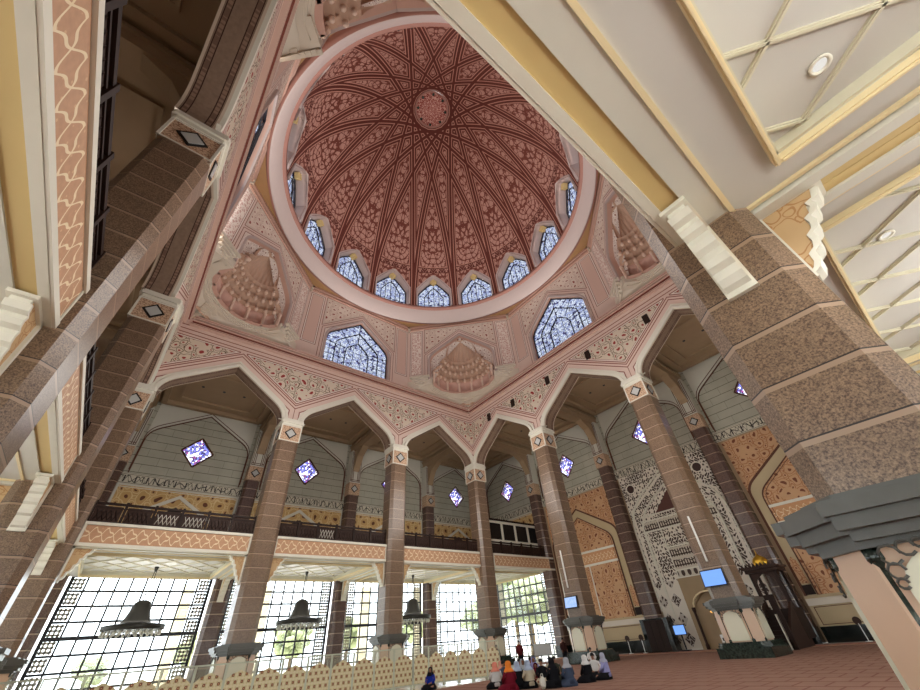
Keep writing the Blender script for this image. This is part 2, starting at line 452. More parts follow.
def band(mb,o,cx,w,y0,y1,m=0):
    """raised band of width w following outline o"""
    O=[Vector((cx+a,b)) for a,b in o]; N=[]
    for i in range(len(O)):
        d=(O[min(i+1,len(O)-1)]-O[max(i-1,0)]); d.normalize(); N.append(Vector((-d.y,d.x)))
    Q=[O[i]+N[i]*w for i in range(len(O))]
    for i in range(len(O)-1):
        a,b,c_,d=O[i],O[i+1],Q[i+1],Q[i]
        mb.poly([(a.x,y0,a.y),(b.x,y0,b.y),(c_.x,y0,c_.y),(d.x,y0,d.y)],m)
        mb.poly([(a.x,y0,a.y),(a.x,y1,a.y),(b.x,y1,b.y),(b.x,y0,b.y)],m)
        mb.poly([(d.x,y0,d.y),(c_.x,y0,c_.y),(c_.x,y1,c_.y),(d.x,y1,d.y)],m)

# ------------------------------------------------------------------ floor, outside
tag(MB().box(-30,30,-30,30,-.4,-.02).build('floor',['pale_floor']),kind='structure')
mb=MB(); mb.prism([(-28.5,-28.5),(28.6,-28.5),(28.6,17),(19,13.5),(17.2,8.6),(12,6.9),(6,5.2),(1.4,4.8),(-28.5,4.8)],-.02,.0)
tag(mb.build('floor_carpet',['carpet']),kind='structure')
mb=MB().box(25.4,27.0,-17,17,.0,.02); tag(mb.build('floor_carpet_border',['carpet_border']),kind='structure')
tag(MB().box(-150,150,-150,150,-.8,-.45).build('ground',['outside_paving']),kind='structure')

# ------------------------------------------------------------------ columns
COLS={}
def make_column():
    r=thing('column','x','column')
    for h,z0,z1 in ((1.62,0,.30),(1.5,.30,.72)):
        pass
    mb=MB(); mb.prism(octa(1.52,.42),0,.62); mb.prism(octa(1.46,.4),.62,.74)
    for sx in (-1,1):
        for sy in (-1,1): mb.box(sx*1.32-.2,sx*1.32+.2,sy*1.32-.2,sy*1.32+.2,0,.5)
    mb.build('plinth',['green_granite'],r)
    MB().prism(octa(1.16,.45),.74,2.32).build('pedestal',['pink_marble'],r)
    for k in range(4):
        M=Matrix.Rotation(k*PI/2,4,'Z')
        p=[(-.54,.8),(.54,.8),(.54,1.85),(.47,2.05),(.32,2.17),(.14,2.22),(0,2.27),(-.14,2.22),(-.32,2.17),(-.47,2.05),(-.54,1.85)]
        MB().prism(p,-1.24,-1.15,'y').xf(M).build('marble_panel',['pale_marble'],r)
        # scrolled fretwork in the upper corners of the panel
        mb=MB()
        for sx in (-1,1):
            for cx_,cz_,rr in ((.50,2.20,.10),(.33,2.25,.08),(.53,2.04,.08),(.20,2.28,.05),(.55,1.92,.05)):
                mb.tube([(sx*cx_+rr*math.cos(a*.7),-1.27,cz_+rr*math.sin(a*.7)) for a in range(9)],.016,5)
        mb.xf(M).build('fretwork',['dark_cornice_stone'],r)
        for sx in (-1,1):
            MB().lathe([(.11,.74),(.11,.84),(.075,.9),(.075,2.1),(.11,2.18),(.11,2.32)],10,sx*.65,-1.09).xf(M).build('colonnette',['green_granite'],r)
    mb=MB()
    for h,ch,z0,z1 in ((1.24,.5,2.30,2.46),(1.36,.55,2.46,2.62),(1.46,.60,2.62,2.80),(1.38,.56,2.80,2.87),(1.15,.45,2.87,2.95)):
        mb.prism(octa(h,ch),z0,z1)
    for k in range(4):
        q=MB().box(-.72,.72,-1.36,-1.2,2.38,2.50).box(-.78,.78,-1.5,-1.2,2.50,2.66).box(-.82,.82,-1.58,-1.2,2.66,2.82)
        q.xf(Matrix.Rotation(k*PI/2,4,'Z')); b=len(mb.v); mb.v+=q.v; mb.f+=[tuple(b+i for i in f) for f in q.f]; mb.m+=q.m; mb.sm+=q.sm
    mb.build('cornice',['dark_cornice_stone'],r)
    MB().prism(octa(.93,.28),2.95,17.72).build('shaft',['column_granite'],r)
    cp=MB().box(-.9,.9,-.9,.9,17.72,19.28).build('capital',['capital_pattern'],r)
    mb=MB()
    for z in (17.72,19.2): mb.box(-.93,.93,-.93,.93,z,z+.08)
    for sx in (-1,1):
        for sy in (-1,1): mb.box(sx*.9-.05,sx*.9+.05,sy*.9-.05,sy*.9+.05,17.72,19.28)
    mb.build('capital_edging',['white_trim'],r)
    for k in range(4):
        M=Matrix.Rotation(k*PI/2,4,'Z')
        d=MB().prism([(-.56,18.5),(0,17.94),(.56,18.5),(0,19.06)],-.95,-.89,'y').xf(M).build('diamond_frame',['black_line'],r)
        MB().prism([(-.42,18.5),(0,18.08),(.42,18.5),(0,18.92)],-.97,-.95,'y').xf(M).build('diamond_mirror',['mirror_pale'],d)
    mb=MB()
    for h,z0,z1 in ((.97,19.28,19.5),(1.07,19.5,19.72),(1.0,19.72,19.95)): mb.prism(octa(h,.1),z0,z1)
    mb.build('impost',['white_trim'],r)
    return r
proto=make_column()
col_list=[('back',6),('back',-6),('back',18),('right',-6),('right',6),('right',18),('left',6),('left',-6),('left',-18),('near',6),('near',-6),('near',18)]
col_pos=[(6,18),(-6,18),(18,18),(18,6),(18,-6),(18,-18),(-18,18),(-18,6),(-18,-6),(-18,-18),(-6,-18),(6,-18)]
col_lab=['brown granite column in the middle of the back row, beside the third hanging lantern',
 'brown granite column of the back row between the two large hanging lanterns',
 'brown granite column under the arcade corner, at the far end of the folding screens',
 'brown granite column with a small blue screen, behind the seated visitors',
 'brown granite column with a large blue screen and tall tube, before the calligraphy wall',
 'brown granite column of the prayer wall row hidden behind the huge close column',
 'brown granite column under the back arcade corner beside the dark aisle',
 'shadowed granite column of the side row, second from the back corner',
 'shadowed granite column crossing the gallery front, nearest tall one of the side row',
 'granite column at the side corner close behind the camera, outside the picture',
 'huge speckled granite column close by, with a grey stone cornice on its pedestal',
 'granite column of the close row hidden behind the huge speckled one']
for i,((x_,y_),lb) in enumerate(zip(col_pos,col_lab)):
    o=proto if i==0 else copy_tree(proto)
    o.location=((18.05*-1 if x_<0 else 17.75) if abs(x_)>17 else x_,math.copysign(17.75,y_) if abs(y_)>17 else y_,0); tag(o,lb,'column','granite columns around the domed square')
# ------------------------------------------------------------------ outer pilasters
def make_pilaster():
    r=thing('pilaster','x','pilaster')
    MB().prism(octa(.72,.22),0.0,17.75).build('shaft',['pilaster_granite'],r)
    MB().prism(octa(.8,.2),0.0,1.0).build('base',['black_marble'],r)
    MB().box(-.74,.74,-.78,.5,17.75,19.25).build('capital',['capital_pattern'],r)
    d=MB().prism([(-.5,18.5),(0,18.0),(.5,18.5),(0,19.0)],-.82,-.77,'y').build('diamond_frame',['black_line'],r)
    MB().prism([(-.36,18.5),(0,18.14),(.36,18.5),(0,18.86)],-.84,-.82,'y').build('diamond_mirror',['mirror_pale'],d)
    MB().box(-.74,.74,-.70,.5,19.25,23.6).build('upper_panel',['cream'],r)
    mb=MB()
    for x0 in (-.68,.62,-.52,.46,-.34,.28): mb.box(x0,x0+.06,-.73,-.69,19.4,23.4)
    for z0 in (19.4,19.6): mb.box(-.68,.68,-.73,-.69,z0,z0+.06)
    mb.build('panel_lines',['brown_line'],r)
    return r
pp=make_pilaster(); first=True
for side,names in (('back','back window wall'),('right','prayer wall'),('left','side window wall'),('near','wall behind the camera')):
    for u,w in zip((-18,-6,6,18),('first','second','third','fourth')):
        o=pp if first else copy_tree(pp); first=False
        o.location=W(side,u,29.05); o.rotation_euler=(0,0,ROT[side])
        tag(o,f'dark granite pilaster of the {names}, {w} counted from its left end','pilaster','dark pilasters on the outer walls')

# ------------------------------------------------------------------ arcade walls (inner square)
for side in ('back','right','left','near'):
    root=thing('wall_arcade_'+side,None,None,(-.28,0,0) if side=='left' else (0,0,0),rz=ROT[side],kind='structure')
    o=keel(5.0,24.3,.686,19.95,6,1.0)
    for i,cx in enumerate((-12,0,12)):
        mb=MB(); arch_wall(mb,o,cx,cx-6,cx+6,19.95,28.1,17.4,18.9)
        mb.build('arch_bay',['arcade_face','arch_soffit'],root)
        mb=MB(); band(mb,o,cx,.30,17.22,17.4); band(mb,keel(5.34,24.72,.686,19.95,6,1.0),cx,.2,17.31,17.4)
        mb.build('arch_moulding',['white_trim'],root)
    mb=MB(); mb.box(-17.1,17.1,17.1,17.5,27.1,27.4).box(-17.0,17.0,17.0,17.5,27.5,27.75).box(-16.9,16.9,16.9,17.6,27.85,28.15)
    mb.build('cornice',['arcade_cornice'],root)
    if side=='right':
        mb=MB()
        for x0,z0 in ((-13.5,25.1),(-9.0,25.0),(-3.2,25.1),(2.6,25.1),(9.5,25.0)): mb.box(x0-.28,x0+.28,17.3,17.42,z0-.5,z0+.5)
        mb.build('loudspeaker_grille',['dark_wood'],root)
# ------------------------------------------------------------------ octagonal drum
A8=18*math.tan(rad(22.5))
for k in range(8):
    a=rad(45*k)                       # k even: window faces, odd: niches
    winf=k%2==0
    nm='wall_drum'; off=(.55,0,0) if k==6 else (0,0,0)
    root=thing(nm,None,None,off,rz=-a,kind='structure')
    o=keel(4.25,36.6,.80,28.2,5,.9) if winf else keel(4.35,36.6,.72,29.6,5,.9)
    mb=MB(); arch_wall(mb,o,0,-A8,A8,28.2 if winf else 29.6,40.0,17.9,18.5,back=False)
    if not winf: pass
    mb.build('window_wall' if winf else 'niche_wall',['drum_window_face' if winf else 'drum_niche_face','pink_plaster'],root)
    mb=MB(); band(mb,o,0,.28,17.72,17.9); mb.build('arch_moulding',['ring_pink'],root)
    mb=MB(); mb.box(-A8,A8,17.6,17.95,39.0,39.35).box(-A8,A8,17.75,17.95,38.6,38.8); mb.build('cornice',['pink_plaster'],root)
    # chevron piers with stepped corbels at each edge
    mb=MB()
    for sx in (-1,1):
        e=sx*A8
        if not winf:
            for j in range(5): mb.box(sx*5.75-(.25+.27*j),sx*5.75+(.25+.27*j),17.75-.09*j,18.1,28.75+.29*j,28.75+.29*j+.22)
        for j in range(3): mb.box(min(e,e-sx*(.15+.12*j)),max(e,e-sx*(.15+.12*j)),17.6,17.9,38.4+.32*j,38.4+.32*j+.26)
    mb.build('corbel_steps',['stone_pale'],root)
    if winf:
        wr=thing('window_%d'%(k//2+1),None,None,off,rz=-a,kind='structure')
        g=[(x_,z_) for x_,z_ in keel(4.25,36.6,.80,28.2,5,.9)]
        mb=MB(); mb.poly([(x_,18.32,z_) for x_,z_ in g]); mb.build('pane',['stained_drum'],wr)
        mb=MB(); y0,y1=18.18,18.36
        def inside(x,z): return abs(x)<4.25 and z<36.6-.8*abs(x)
        for w,za in ((4.2,36.5),(2.95,34.9),(1.6,33.2)):
            oo=keel(w,za,.8,28.2,3,.6); band(mb,oo,0,-.09,y0,y1)
        for x_ in (-.0,): pass
        for x0,z0,x1,z1 in ((-1.6,31.9,-4.2,32.1),(1.6,31.9,4.2,32.1),(-1.1,32.5,-2.6,34.6),(1.1,32.5,2.6,34.6),(0,33.2,0,36.5),(-1.6,30.2,-4.2,30.2),(1.6,30.2,4.2,30.2)):
            mb.tube([(x0,18.26,z0),(x1,18.26,z1)],.05,4)
        for x_ in (-.55,.55): mb.tube([(x_,18.26,28.2),(x_,18.26,32.7)],.035,4)
        for x_ in (-2.3,2.3,-3.6,3.6): mb.tube([(x_,18.26,28.2),(x_,18.26,32.4)],.035,4)
        for z_ in (28.9,29.6,30.9,31.5): mb.tube([(-4.2,18.26,z_),(4.2,18.26,z_)],.025,4)
        mb.build('window_frame',['dark_steel'],wr)
        mb=MB(); mb.poly([(-A8+.0,17.15,28.15),(A8,17.15,28.15),(A8-1.0,17.88,29.6),(-A8+1.0,17.88,29.6)]) if False else None
    else:
        # muqarnas niche: tiers of scalloped cells under a fluted half dome
        nr=thing('muqarnas_niche','x','niche',rz=-a)
        lab={1:'muqarnas niche of the corner facing the camera, above the meeting of two arcades',3:'muqarnas niche beside the huge close column, partly cut by the pale ceiling edge',
             5:'muqarnas niche directly above the camera, cut by the top of the picture',7:'large muqarnas niche above the shadowed side corner'}
        tag(nr,lab[k],'niche','muqarnas niches of the drum')
        R0=4.2; Y0=18.3
        tiers=[(29.3,31.0,4.05,3.95,7,.8),(31.0,31.9,3.65,3.15,11,.6),(31.9,32.7,3.05,2.6,11,.5),(32.7,33.4,2.5,2.05,9,.4)]
        for ti,(z0,z1,ra,rb,nc,dp) in enumerate(tiers):
            mb=MB()
            def fn(u,v,z0=z0,z1=z1,ra=ra,rb=rb,nc=nc,dp=dp,ti=ti):
                th=PI*u; r=ra+(rb-ra)*v*v
                ph=(u*nc+(.5 if ti%2 and ti else 0))%1.0; t_=abs(ph-.5)*2     # 0 mid cell,1 rib
                hump=max(0.0,1-(t_/.82)**2)**.5 if t_<.82 else 0
                lim=1-.75*max(0,v-.55)/.45*1.0
                if ti==0: hump*= 1.0 if v<.62 else max(0,1-(v-.62)/.30-t_*.6)
                else: hump*=max(0,1-v)**.6
                rr=r+dp*hump
                return (-rr*math.cos(th),Y0+rr*math.sin(th)*.86,z0+(z1-z0)*v)
            mb.grid(fn,nc*12,14)
            # ledge under the tier and knobs hanging from the ribs
            mb.grid(lambda u,v,z0=z0,ra=ra: (-(ra-.35+.95*v)*math.cos(PI*u),Y0+(ra-.35+.95*v)*math.sin(PI*u)*.86,z0),48,1,sm=False)
            o1=mb.build('cell_tier',['niche_pink' if ti==0 else 'niche_plaster'],nr)
            if ti>=0:
                for j in range(nc+1):
                    kb=MB()
                    th=PI*((j-(.5 if ti%2 else 0))/nc)
                    if 0<=th<=PI:
                        r_=ra-.12; kb.ball(-r_*math.cos(th),Y0+r_*math.sin(th)*.86,z0+(.0 if ti else 1.6),.21,.21,.32,8)
                        if ti==0: kb.box(-r_*math.cos(th)-.12,-r_*math.cos(th)+.12,Y0+r_*math.sin(th)*.86-.1,Y0+r_*math.sin(th)*.86+.1,z0,z0+1.6)
                        kb.build('pendant_knob',['niche_rib'],o1)
        mb=MB()
        def fan(u,v):
            th=PI*u; r=2.05*math.cos(v*PI/2*.96)**.8; ph=(u*14)%1.0; r+= .20*abs(math.sin(PI*ph))*(1-v)
            return (-r*math.cos(th),Y0+r*math.sin(th)*.86*(1-.1*v),33.4+2.7*math.sin(v*PI/2))
        mb.grid(fan,96,16); mb.build('fluted_half_dome',['niche_plaster'],nr)
        # white pierced hood between the outer arch and the cells
        mb=MB(); oo=keel(4.35,36.6,.72,29.6,5,.9); N=len(oo); ii=[]
        def xin(z):
            if z<33.4:
                L_=[(29.2,4.15),(30.4,4.05),(31.9,3.2),(32.7,2.65),(33.4,2.1)]
                for (za_,xa_),(zb_,xb_) in zip(L_,L_[1:]):
                    if z<=zb_: return xa_+(xb_-xa_)*(z-za_)/(zb_-za_)
            sv=min(1,(z-33.4)/2.7); v_=math.asin(sv)/(PI/2); return 2.08*max(0.0,math.cos(v_*PI/2*.985))**.8
        for x_,z_ in oo:
            zi=29.6+(z_-29.6)*(36.08-29.6)/7.0; ii.append((math.copysign(xin(zi),x_) if abs(x_)>1e-6 else 0,zi))
        for i in range(N-1): mb.poly([(oo[i][0],18.4,oo[i][1]),(oo[i+1][0],18.4,oo[i+1][1]),(ii[i+1][0],18.75,ii[i+1][1]),(ii[i][0],18.75,ii[i][1])])
        # close off above the cells
        mb.build('hood',['hood_pierced'],nr)
        mb=MB()
        for i in range(N-1): mb.poly([(oo[i][0]*1.08,18.5,oo[i][1]+.3),(oo[i+1][0]*1.08,18.5,oo[i+1][1]+.3),(oo[i+1][0]*1.1,23.5,oo[i+1][1]+.4),(oo[i][0]*1.1,23.5,oo[i][1]+.4)])
        mb.poly([(-5,23.4,28.2),(5,23.4,28.2),(5,23.4,38),(-5,23.4,38)]); mb.build('back_wall',['niche_plaster'],nr)
        # scalloped rim and stepped foot reaching down to the corner
        mb=MB()
        for j in range(4):      # scalloped rim mouldings following the niche mouth
            ra=4.30+.16*j; zt=29.34-.13*j
            b0=len(mb.v)
            for i in range(49):
                th=PI*i/48; sc_=ra+.10*abs(math.sin(th*7))
                for r_,zz_ in ((sc_-.22,zt),(sc_-.22,zt-.12),(sc_+.25,zt-.12)): mb.v.append((-r_*math.cos(th),18.3+r_*math.sin(th)*.86,zz_))
            for i in range(48):
                for q in (0,1): mb.face((b0+i*3+q,b0+i*3+3+q,b0+i*3+4+q,b0+i*3+1+q))
        for j in range(5):      # small stepped corbel in the corner
            w_=.22+.22*j; mb.prism([(-w_,23.9-.42*j),(0,24.75-.0*j),(w_,23.9-.42*j),(0,23.0-.42*j+.5)],28.2+.17*j,28.2+.17*j+.14)
        mb.build('stepped_foot',['stone_pale'],nr)
        # sloping corner surface from the square cornice up to the rim of the niche
        cr=MB(); K=17.6*math.sqrt(2)
        def slope(u,v):
            if u<.5: q=u*2; ex,ey=-A8*(1-q),17.85+(K-17.85)*q
            else: q=u*2-1; ex,ey=A8*q,K+(17.85-K)*q
            ix,iy=-4.55*math.cos(PI*u),18.1+4.55*math.sin(PI*u)*.86
            if u in (0,1): iy=17.85
            return (ex+(ix-ex)*v,ey+(iy-ey)*v,28.15+1.05*v**.8)
        cr.grid(slope,40,6,sm=True)
        for sx in (-1,1): cr.poly([(sx*A8,17.88,28.1),(sx*4.3,17.88,29.0),(sx*4.3,17.88,29.62),(sx*A8,17.88,29.62)])
        for sx in (-1,1): cr.box(min(sx*4.15,sx*5.6),max(sx*4.15,sx*5.6),17.95,19.3,28.95,29.9)
        cr.build('corner_ceiling',['stone_pale'],root)
# ------------------------------------------------------------------ ring, spandrels, dome
def Rz(z):
    q=(z-41.0)/1.035
    return -21.6+math.sqrt(max(0,37.8**2-q*q)) if z>41 else 16.2
dome=thing('dome','great pink dome patterned with interlaced ribs and scrolling leaves','dome',(0,0,0))
mb=MB(); n=128
def ringp(rz): 
    b=len(mb.v)
    for r_,z_ in rz:
        for i in range(n): a=2*PI*i/n; mb.v.append((r_*math.cos(a),r_*math.sin(a),z_))
    for k in range(len(rz)-1):
        for i in range(n): j=(i+1)%n; mb.face((b+k*n+i,b+k*n+j,b+(k+1)*n+j,b+(k+1)*n+i),0,True)
ringp([(17.55,39.4),(17.3,38.9),(17.15,38.6),(17.0,38.7),(16.35,40.4),(16.3,40.75)]); mb.build('ring_cove',['ring_pink'],dome)
mb=MB(); ringp([(17.62,39.4),(17.42,38.9),(17.32,38.55),(17.12,38.5)]); ringp([(16.38,40.45),(16.05,40.62),(16.05,41.0),(16.3,41.05)]); mb.build('ring_moulding',['ring_red'],dome)
# soffit between the octagon and the ring
mb=MB(); h8=18.3/math.cos(rad(22.5))
for i in range(n):
    a0=2*PI*i/n; a1=2*PI*(i+1)/n
    def ro(a): q=((a-rad(0))%rad(45))-rad(22.5); q=((a+rad(22.5))%rad(45))-rad(22.5); return 18.2/math.cos(q)
    mb.poly([(17.3*math.cos(a0),17.3*math.sin(a0),39.3),(17.3*math.cos(a1),17.3*math.sin(a1),39.3),(ro(a1)*math.cos(a1),ro(a1)*math.sin(a1),39.3),(ro(a0)*math.cos(a0),ro(a0)*math.sin(a0),39.3)])
tag(mb.build('ceiling_drum_soffit',['spandrel_tan']),kind='structure')
# shell with sixteen window openings
mb=MB(); S=rad(22.5)
def wang(z):      # half width in metres of the window opening at height z
    if z>=47.5: return 0
    if z<=44.6: return 2.5
    q=(z-44.6)/2.9; return 2.5*(1-q)**.75
zs=[41.0,42.0,43.0,44.0,44.6,45.1,45.6,46.1,46.6,47.0,47.3,47.5]
for k in range(16):
    am=S*(k+.5)
    for side_ in (-1,1):
        def fn(u,v):
            i=v*(len(zs)-1); z=zs[int(round(i))]; w=wang(z)/16.3; off=w+(S/2-w)*u
            r=Rz(z); a=am+side_*off; return (r*math.cos(a),r*math.sin(a),z)
        mb.grid(fn,4,len(zs)-1)
nz=72; z1s=[47.5+(72.2-47.5)*math.sin(PI/2*j/nz)**1.0 for j in range(nz+1)]
def fn(u,v):
    z=z1s[int(round(v*nz))]; r=Rz(z); a=2*PI*u; return (r*math.cos(a),r*math.sin(a),z)
mb.grid(fn,256,nz)
mb.build('shell',['dome_pattern'],dome)
# window surrounds, tinted panes, frames
def arc_pts(w_,zt,zs0=41.05,n=6,sp=44.6):
    L=[(-w_,zs0),(-w_,sp)]; 
    for i in range(1,n): q=i/n; L.append((-w_*(1-q)**.75,sp+(zt-sp)*q))
    L.append((0,zt)); return L+[(-x,z) for x,z in L[::-1][1:]]
for k in range(16):
    am=S*(k+.5)
    M=Matrix.Rotation(am-PI/2,4,'Z')
    w0=arc_pts(2.5,47.5); mb=MB()
    for i in range(len(w0)-1):
        a,b=w0[i],w0[i+1]
        def P3(p,y,s=1.0): return (p[0]*s,y-(16.3-Rz(p[1])) if y<16.9 else y,p[1])
        mb.poly([P3(a,16.12),P3(b,16.12),P3(b,17.4),P3(a,17.4)])
    band(mb,[(x_,z_) for x_,z_ in w0],0,.16,15.7,16.2)
    mb.xf(M).build('window_surround',['ring_pink'],dome)
    mb=MB(); mb.poly([(x_,17.2,z_) for x_,z_ in w0]); wn=mb.xf(M).build('stained_window',['stained_drum'],dome)
    mb=MB(); band(mb,arc_pts(2.45,47.4),0,-.14,17.05,17.2); band(mb,arc_pts(1.5,46.2,sp=44.0),0,-.10,17.05,17.2)
    for x0,z0,x1,z1 in ((-1.4,44.0,-2.45,44.5),(1.4,44.0,2.45,44.5),(-.9,45.3,-1.3,46.4),(.9,45.3,1.3,46.4),(0,41.0,0,47.4),(-.8,41,-.8,45.4),(.8,41,.8,45.4),(-2.4,42.4,2.4,42.4)):
        mb.tube([(x0,17.1,z0),(x1,17.1,z1)],.05,4)
    mb.xf(M).build('window_frame',['dark_steel'],wn)
    mb=MB(); mb.prism([(-.5,46.9),(0,46.35),(.5,46.9),(0,47.4)],16.3,16.9,'y'); mb.xf(M).build('keystone',['tan_paint'],dome)
mb=MB()
mb.lathe([(2.5,71.1),(2.45,70.95),(.05,70.9)],48); mb.build('medallion',['medallion_pattern'],dome)
mb=MB()
for k in range(8): a=2*PI*k/8+.3; mb.ball(2.25*math.cos(a),2.25*math.sin(a),70.86,.22,.22,.08,10)
mb.build('medallion_studs',['green_granite'],dome)
mb=MB(); mb.lathe([(2.8,71.0),(2.75,70.75),(2.5,70.75),(2.45,71.0)],48); mb.build('medallion_rim',['ring_red'],dome)
# ------------------------------------------------------------------ galleries (mezzanine) on three sides
def bracket(M,parent):
    """scalloped console: runs along +x from the column face (x=0) under the beam (z=0)"""
    sc=[(1.06,-.10),(1.06,-.20),(.98,-.34),(.84,-.38),(.86,-.50),(.80,-.62),(.66,-.68),(.68,-.82),(.62,-.96),(.50,-1.04),(.50,-1.20),(.44,-1.34),(.32,-1.42),(.30,-1.60),(.22,-1.74),(.10,-1.80)]
    mb=MB(); 
    mb.prism([(0,0),(1.06,0)]+sc+[(0,-1.80)],-.17,.17,'y')
    mb.box(0,1.16,-.26,.26,-.10,0).box(0,.10,-.26,.26,-1.92,0)
    for a,b in zip(sc[1:],sc[2:]):
        for s_ in (-1,1): mb.prism([a,b,(b[0]-.10,b[1]+.02),(a[0]-.10,a[1]+.02)],min(s_*.16,s_*.215),max(s_*.16,s_*.215),'y')
    o=mb.xf(M).build('bracket',['white_trim'],parent)
    mb=MB()
    for s_ in (-1,1): mb.prism([(.10,-.10),(.96,-.10),(.88,-.30),(.72,-.42),(.68,-.60),(.56,-.68),(.54,-.94),(.40,-1.04),(.36,-1.32),(.22,-1.42),(.20,-1.6),(.10,-1.7)],min(s_*.165,s_*.185),max(s_*.165,s_*.185),'y')
    mb.xf(M).build('ornament_panel',['bracket_panel'],o)
T=Matrix.Translation
def gallery(side,u0,u1,cu,label,cols,rail=True,full=(-4.6,4.6)):
    """u0..u1 fascia between columns, cu bay centre"""
    r=thing('balcony',label,'balcony',W(side,cu,17.62 if side=='left' else 17.34,0),ROT[side],'gallery balconies around the hall')
    a0,a1=u0-cu,u1-cu         # local x; local y = d-17.34 ; z absolute
    h=(a1-a0)/2; 
    mb=MB().box(a0,a1,0.01,.21,8.50,9.78); mb.build('fascia',['cream'],r)
    mb=MB().box(a0+.16,a1-.16,-.03,.02,8.56,9.6); mb.build('fascia_pattern',['fascia_pattern'],r)
    mb=MB()
    for z0,z1,p in ((9.62,9.80,-.10),(8.37,8.56,-.07)): mb.box(a0,a1,p,-.005,z0,z1)
    for x0 in (a0,a1-.14): mb.box(x0,x0+.14,-.05,0,8.52,9.62)
    mb.build('fascia_frame',['white_trim'],r)
    # railing of dark wood
    if rail:
        rl=MB(); n=6; st=(a1-a0)/n
        rl.box(a0,a1,.18,.32,10.98,11.12).box(a0,a1,.18,.32,9.80,9.92).box(a0,a1,.20,.30,10.76,10.82)
        rr=rl.build('railing',['dark_wood'],r)
        for i in range(n+1):
            x0=a0+i*st; MB().box(max(a0,x0-.08),min(a1,x0+.08),.15,.35,9.78,11.2).build('post',['dark_wood'],rr)
        for i in range(n):
            x0=a0+i*st+.22; x1=a0+(i+1)*st-.22; p=MB()
            p.box(x0-.1,x1+.1,.24,.26,9.92,10.9)
            p.build('panel',['dark_wood_panel'],rr)
            q=MB(); w=x1-x0; k=5
            for j in range(k):
                xa=x0+w*(j+.5)/k; q.tube([(xa-w/k/2,.21,9.99),(xa+w/k/2,.21,10.65)],.022,4); q.tube([(xa+w/k/2,.21,9.99),(xa-w/k/2,.21,10.65)],.022,4)
            q.build('lattice',['inlay_white' if (side=='back' and cu==-12 and i in (2,3)) or (side=='back' and cu==0 and i==2) else 'dark_wood'],rr)
    # floor slab with tiered soffit, running back to the outer wall
    b0=cu-6 if abs(cu)<=12 else u0-1; b1=cu+6 if abs(cu)<=12 else u1
    L,R=-6.0,6.0
    if abs(cu)>12: L,R=(a0-1,a1) if cu>0 else (a0,a1+1)
    mb=MB().box(L,R,.22,12.1,9.3,9.78)            # slab
    mb.box(L,R,.585,1.085,8.37,9.28)
    mb.build('slab',['cream'],r)
    MB().box(L,R,.17,.60,8.42,9.27).build('beam_recess',['tan_paint'],r)
    mb=MB().box(L,R,.0,.20,8.36,8.52); mb.build('edge_beam',['white_trim'],r)
    mb=MB().box(L,R,1.09,12.1,8.42,9.3)
    # soffit field with hole for the coffer: frame strips
    c0,c1=(-4.65,4.65) if abs(cu)<=12 else (a0+.6,a1-.6); y0,y1=2.12,10.9
    mb=MB(); z=8.40
    mb.box(L,c0,1.09,12.1,z,9.3).box(c1,R,1.09,12.1,z,9.3).box(c0,c1,1.09,y0,z,9.3).box(c0,c1,y1,12.1,z,9.3)
    mb.build('soffit',['soffit_plaster'],r)
    MB().box(c0,c1,y0,y1,8.66,8.72).build('coffer_panel',['soffit_plaster'],r)
    mb=MB(); 
    for (x0,x1,ya,yb) in ((c0-.1,c1+.1,y0-.1,y0+.0),(c0-.1,c1+.1,y1,y1+.1),(c0-.1,c0,y0,y1),(c1,c1+.1,y0,y1)):
        mb.box(x0,x1,ya,yb,8.27,8.42)
        mb.box(x0+.03,x1-.03,ya+.03,yb-.03,8.22,8.3)
    mb.box(L,R,1.08,1.17,8.33,8.42)
    if abs(cu)<=12:
        for e in (-1,1): mb.box(min(e*5.35,e*5.44),max(e*5.35,e*5.44),1.08,12,8.33,8.42)
    mb.build('gold_moulding',['gold_moulding'],r)
    if abs(cu)<=12:
        for e in (-1,1): MB().box(min(e*5.75,e*5.99),max(e*5.75,e*5.99),1.3,12,8.30,8.41).build('cross_beam',['tan_paint'],r)
        for e in (-1,1): MB().box(min(e*5.5,e*5.75),max(e*5.5,e*5.75),1.1,12,8.24,8.41).build('beam_edging',['cream'],r)
    # inner white edge and diagonal lattice
    mb=MB(); w=c1-c0; d=y1-y0
    for (x0,x1,ya,yb) in ((c0,c1,y0,y0+.06),(c0,c1,y1-.06,y1),(c0,c0+.06,y0,y1),(c1-.06,c1,y0,y1)): mb.box(x0,x1,ya,yb,8.42,8.66)
    st=1.82; sl=1.0
    def clip(x0,ya,x1,yb):
        # clip the line to the coffer rectangle
        t0,t1=0,1; dx,dy=x1-x0,yb-ya
        for p_,q_ in ((-dx,x0-c0),(dx,c1-x0),(-dy,ya-y0),(dy,y1-ya)):
            if abs(p_)<1e-9:
                if q_<0: return None
            else:
                r_=q_/p_
                if p_<0: t0=max(t0,r_)
                else: t1=min(t1,r_)
        return None if t0>=t1 else ((x0+dx*t0,ya+dy*t0),(x0+dx*t1,ya+dy*t1))
    for k in range(-14,15):
        for s_ in (-1,1):
            seg=clip(k*st-20*sl*.72+.0,6.5-20*s_,k*st+20*.72,6.5+20*s_)
            if seg:
                (xa,ya),(xb,yb)=seg; dv=Vector((xb-xa,yb-ya)); 
                if dv.length<.3: continue
                dv.normalize(); nx,ny=-dv.y*.045,dv.x*.045
                mb.prism([(xa-nx,ya-ny),(xb-nx,yb-ny),(xb+nx,yb+ny),(xa+nx,ya+ny)],8.61,8.67)
                nx,ny=nx*.5,ny*.5
                mb.prism([(xa-nx,ya-ny),(xb-nx,yb-ny),(xb+nx,yb+ny),(xa+nx,ya+ny)],8.58,8.62)
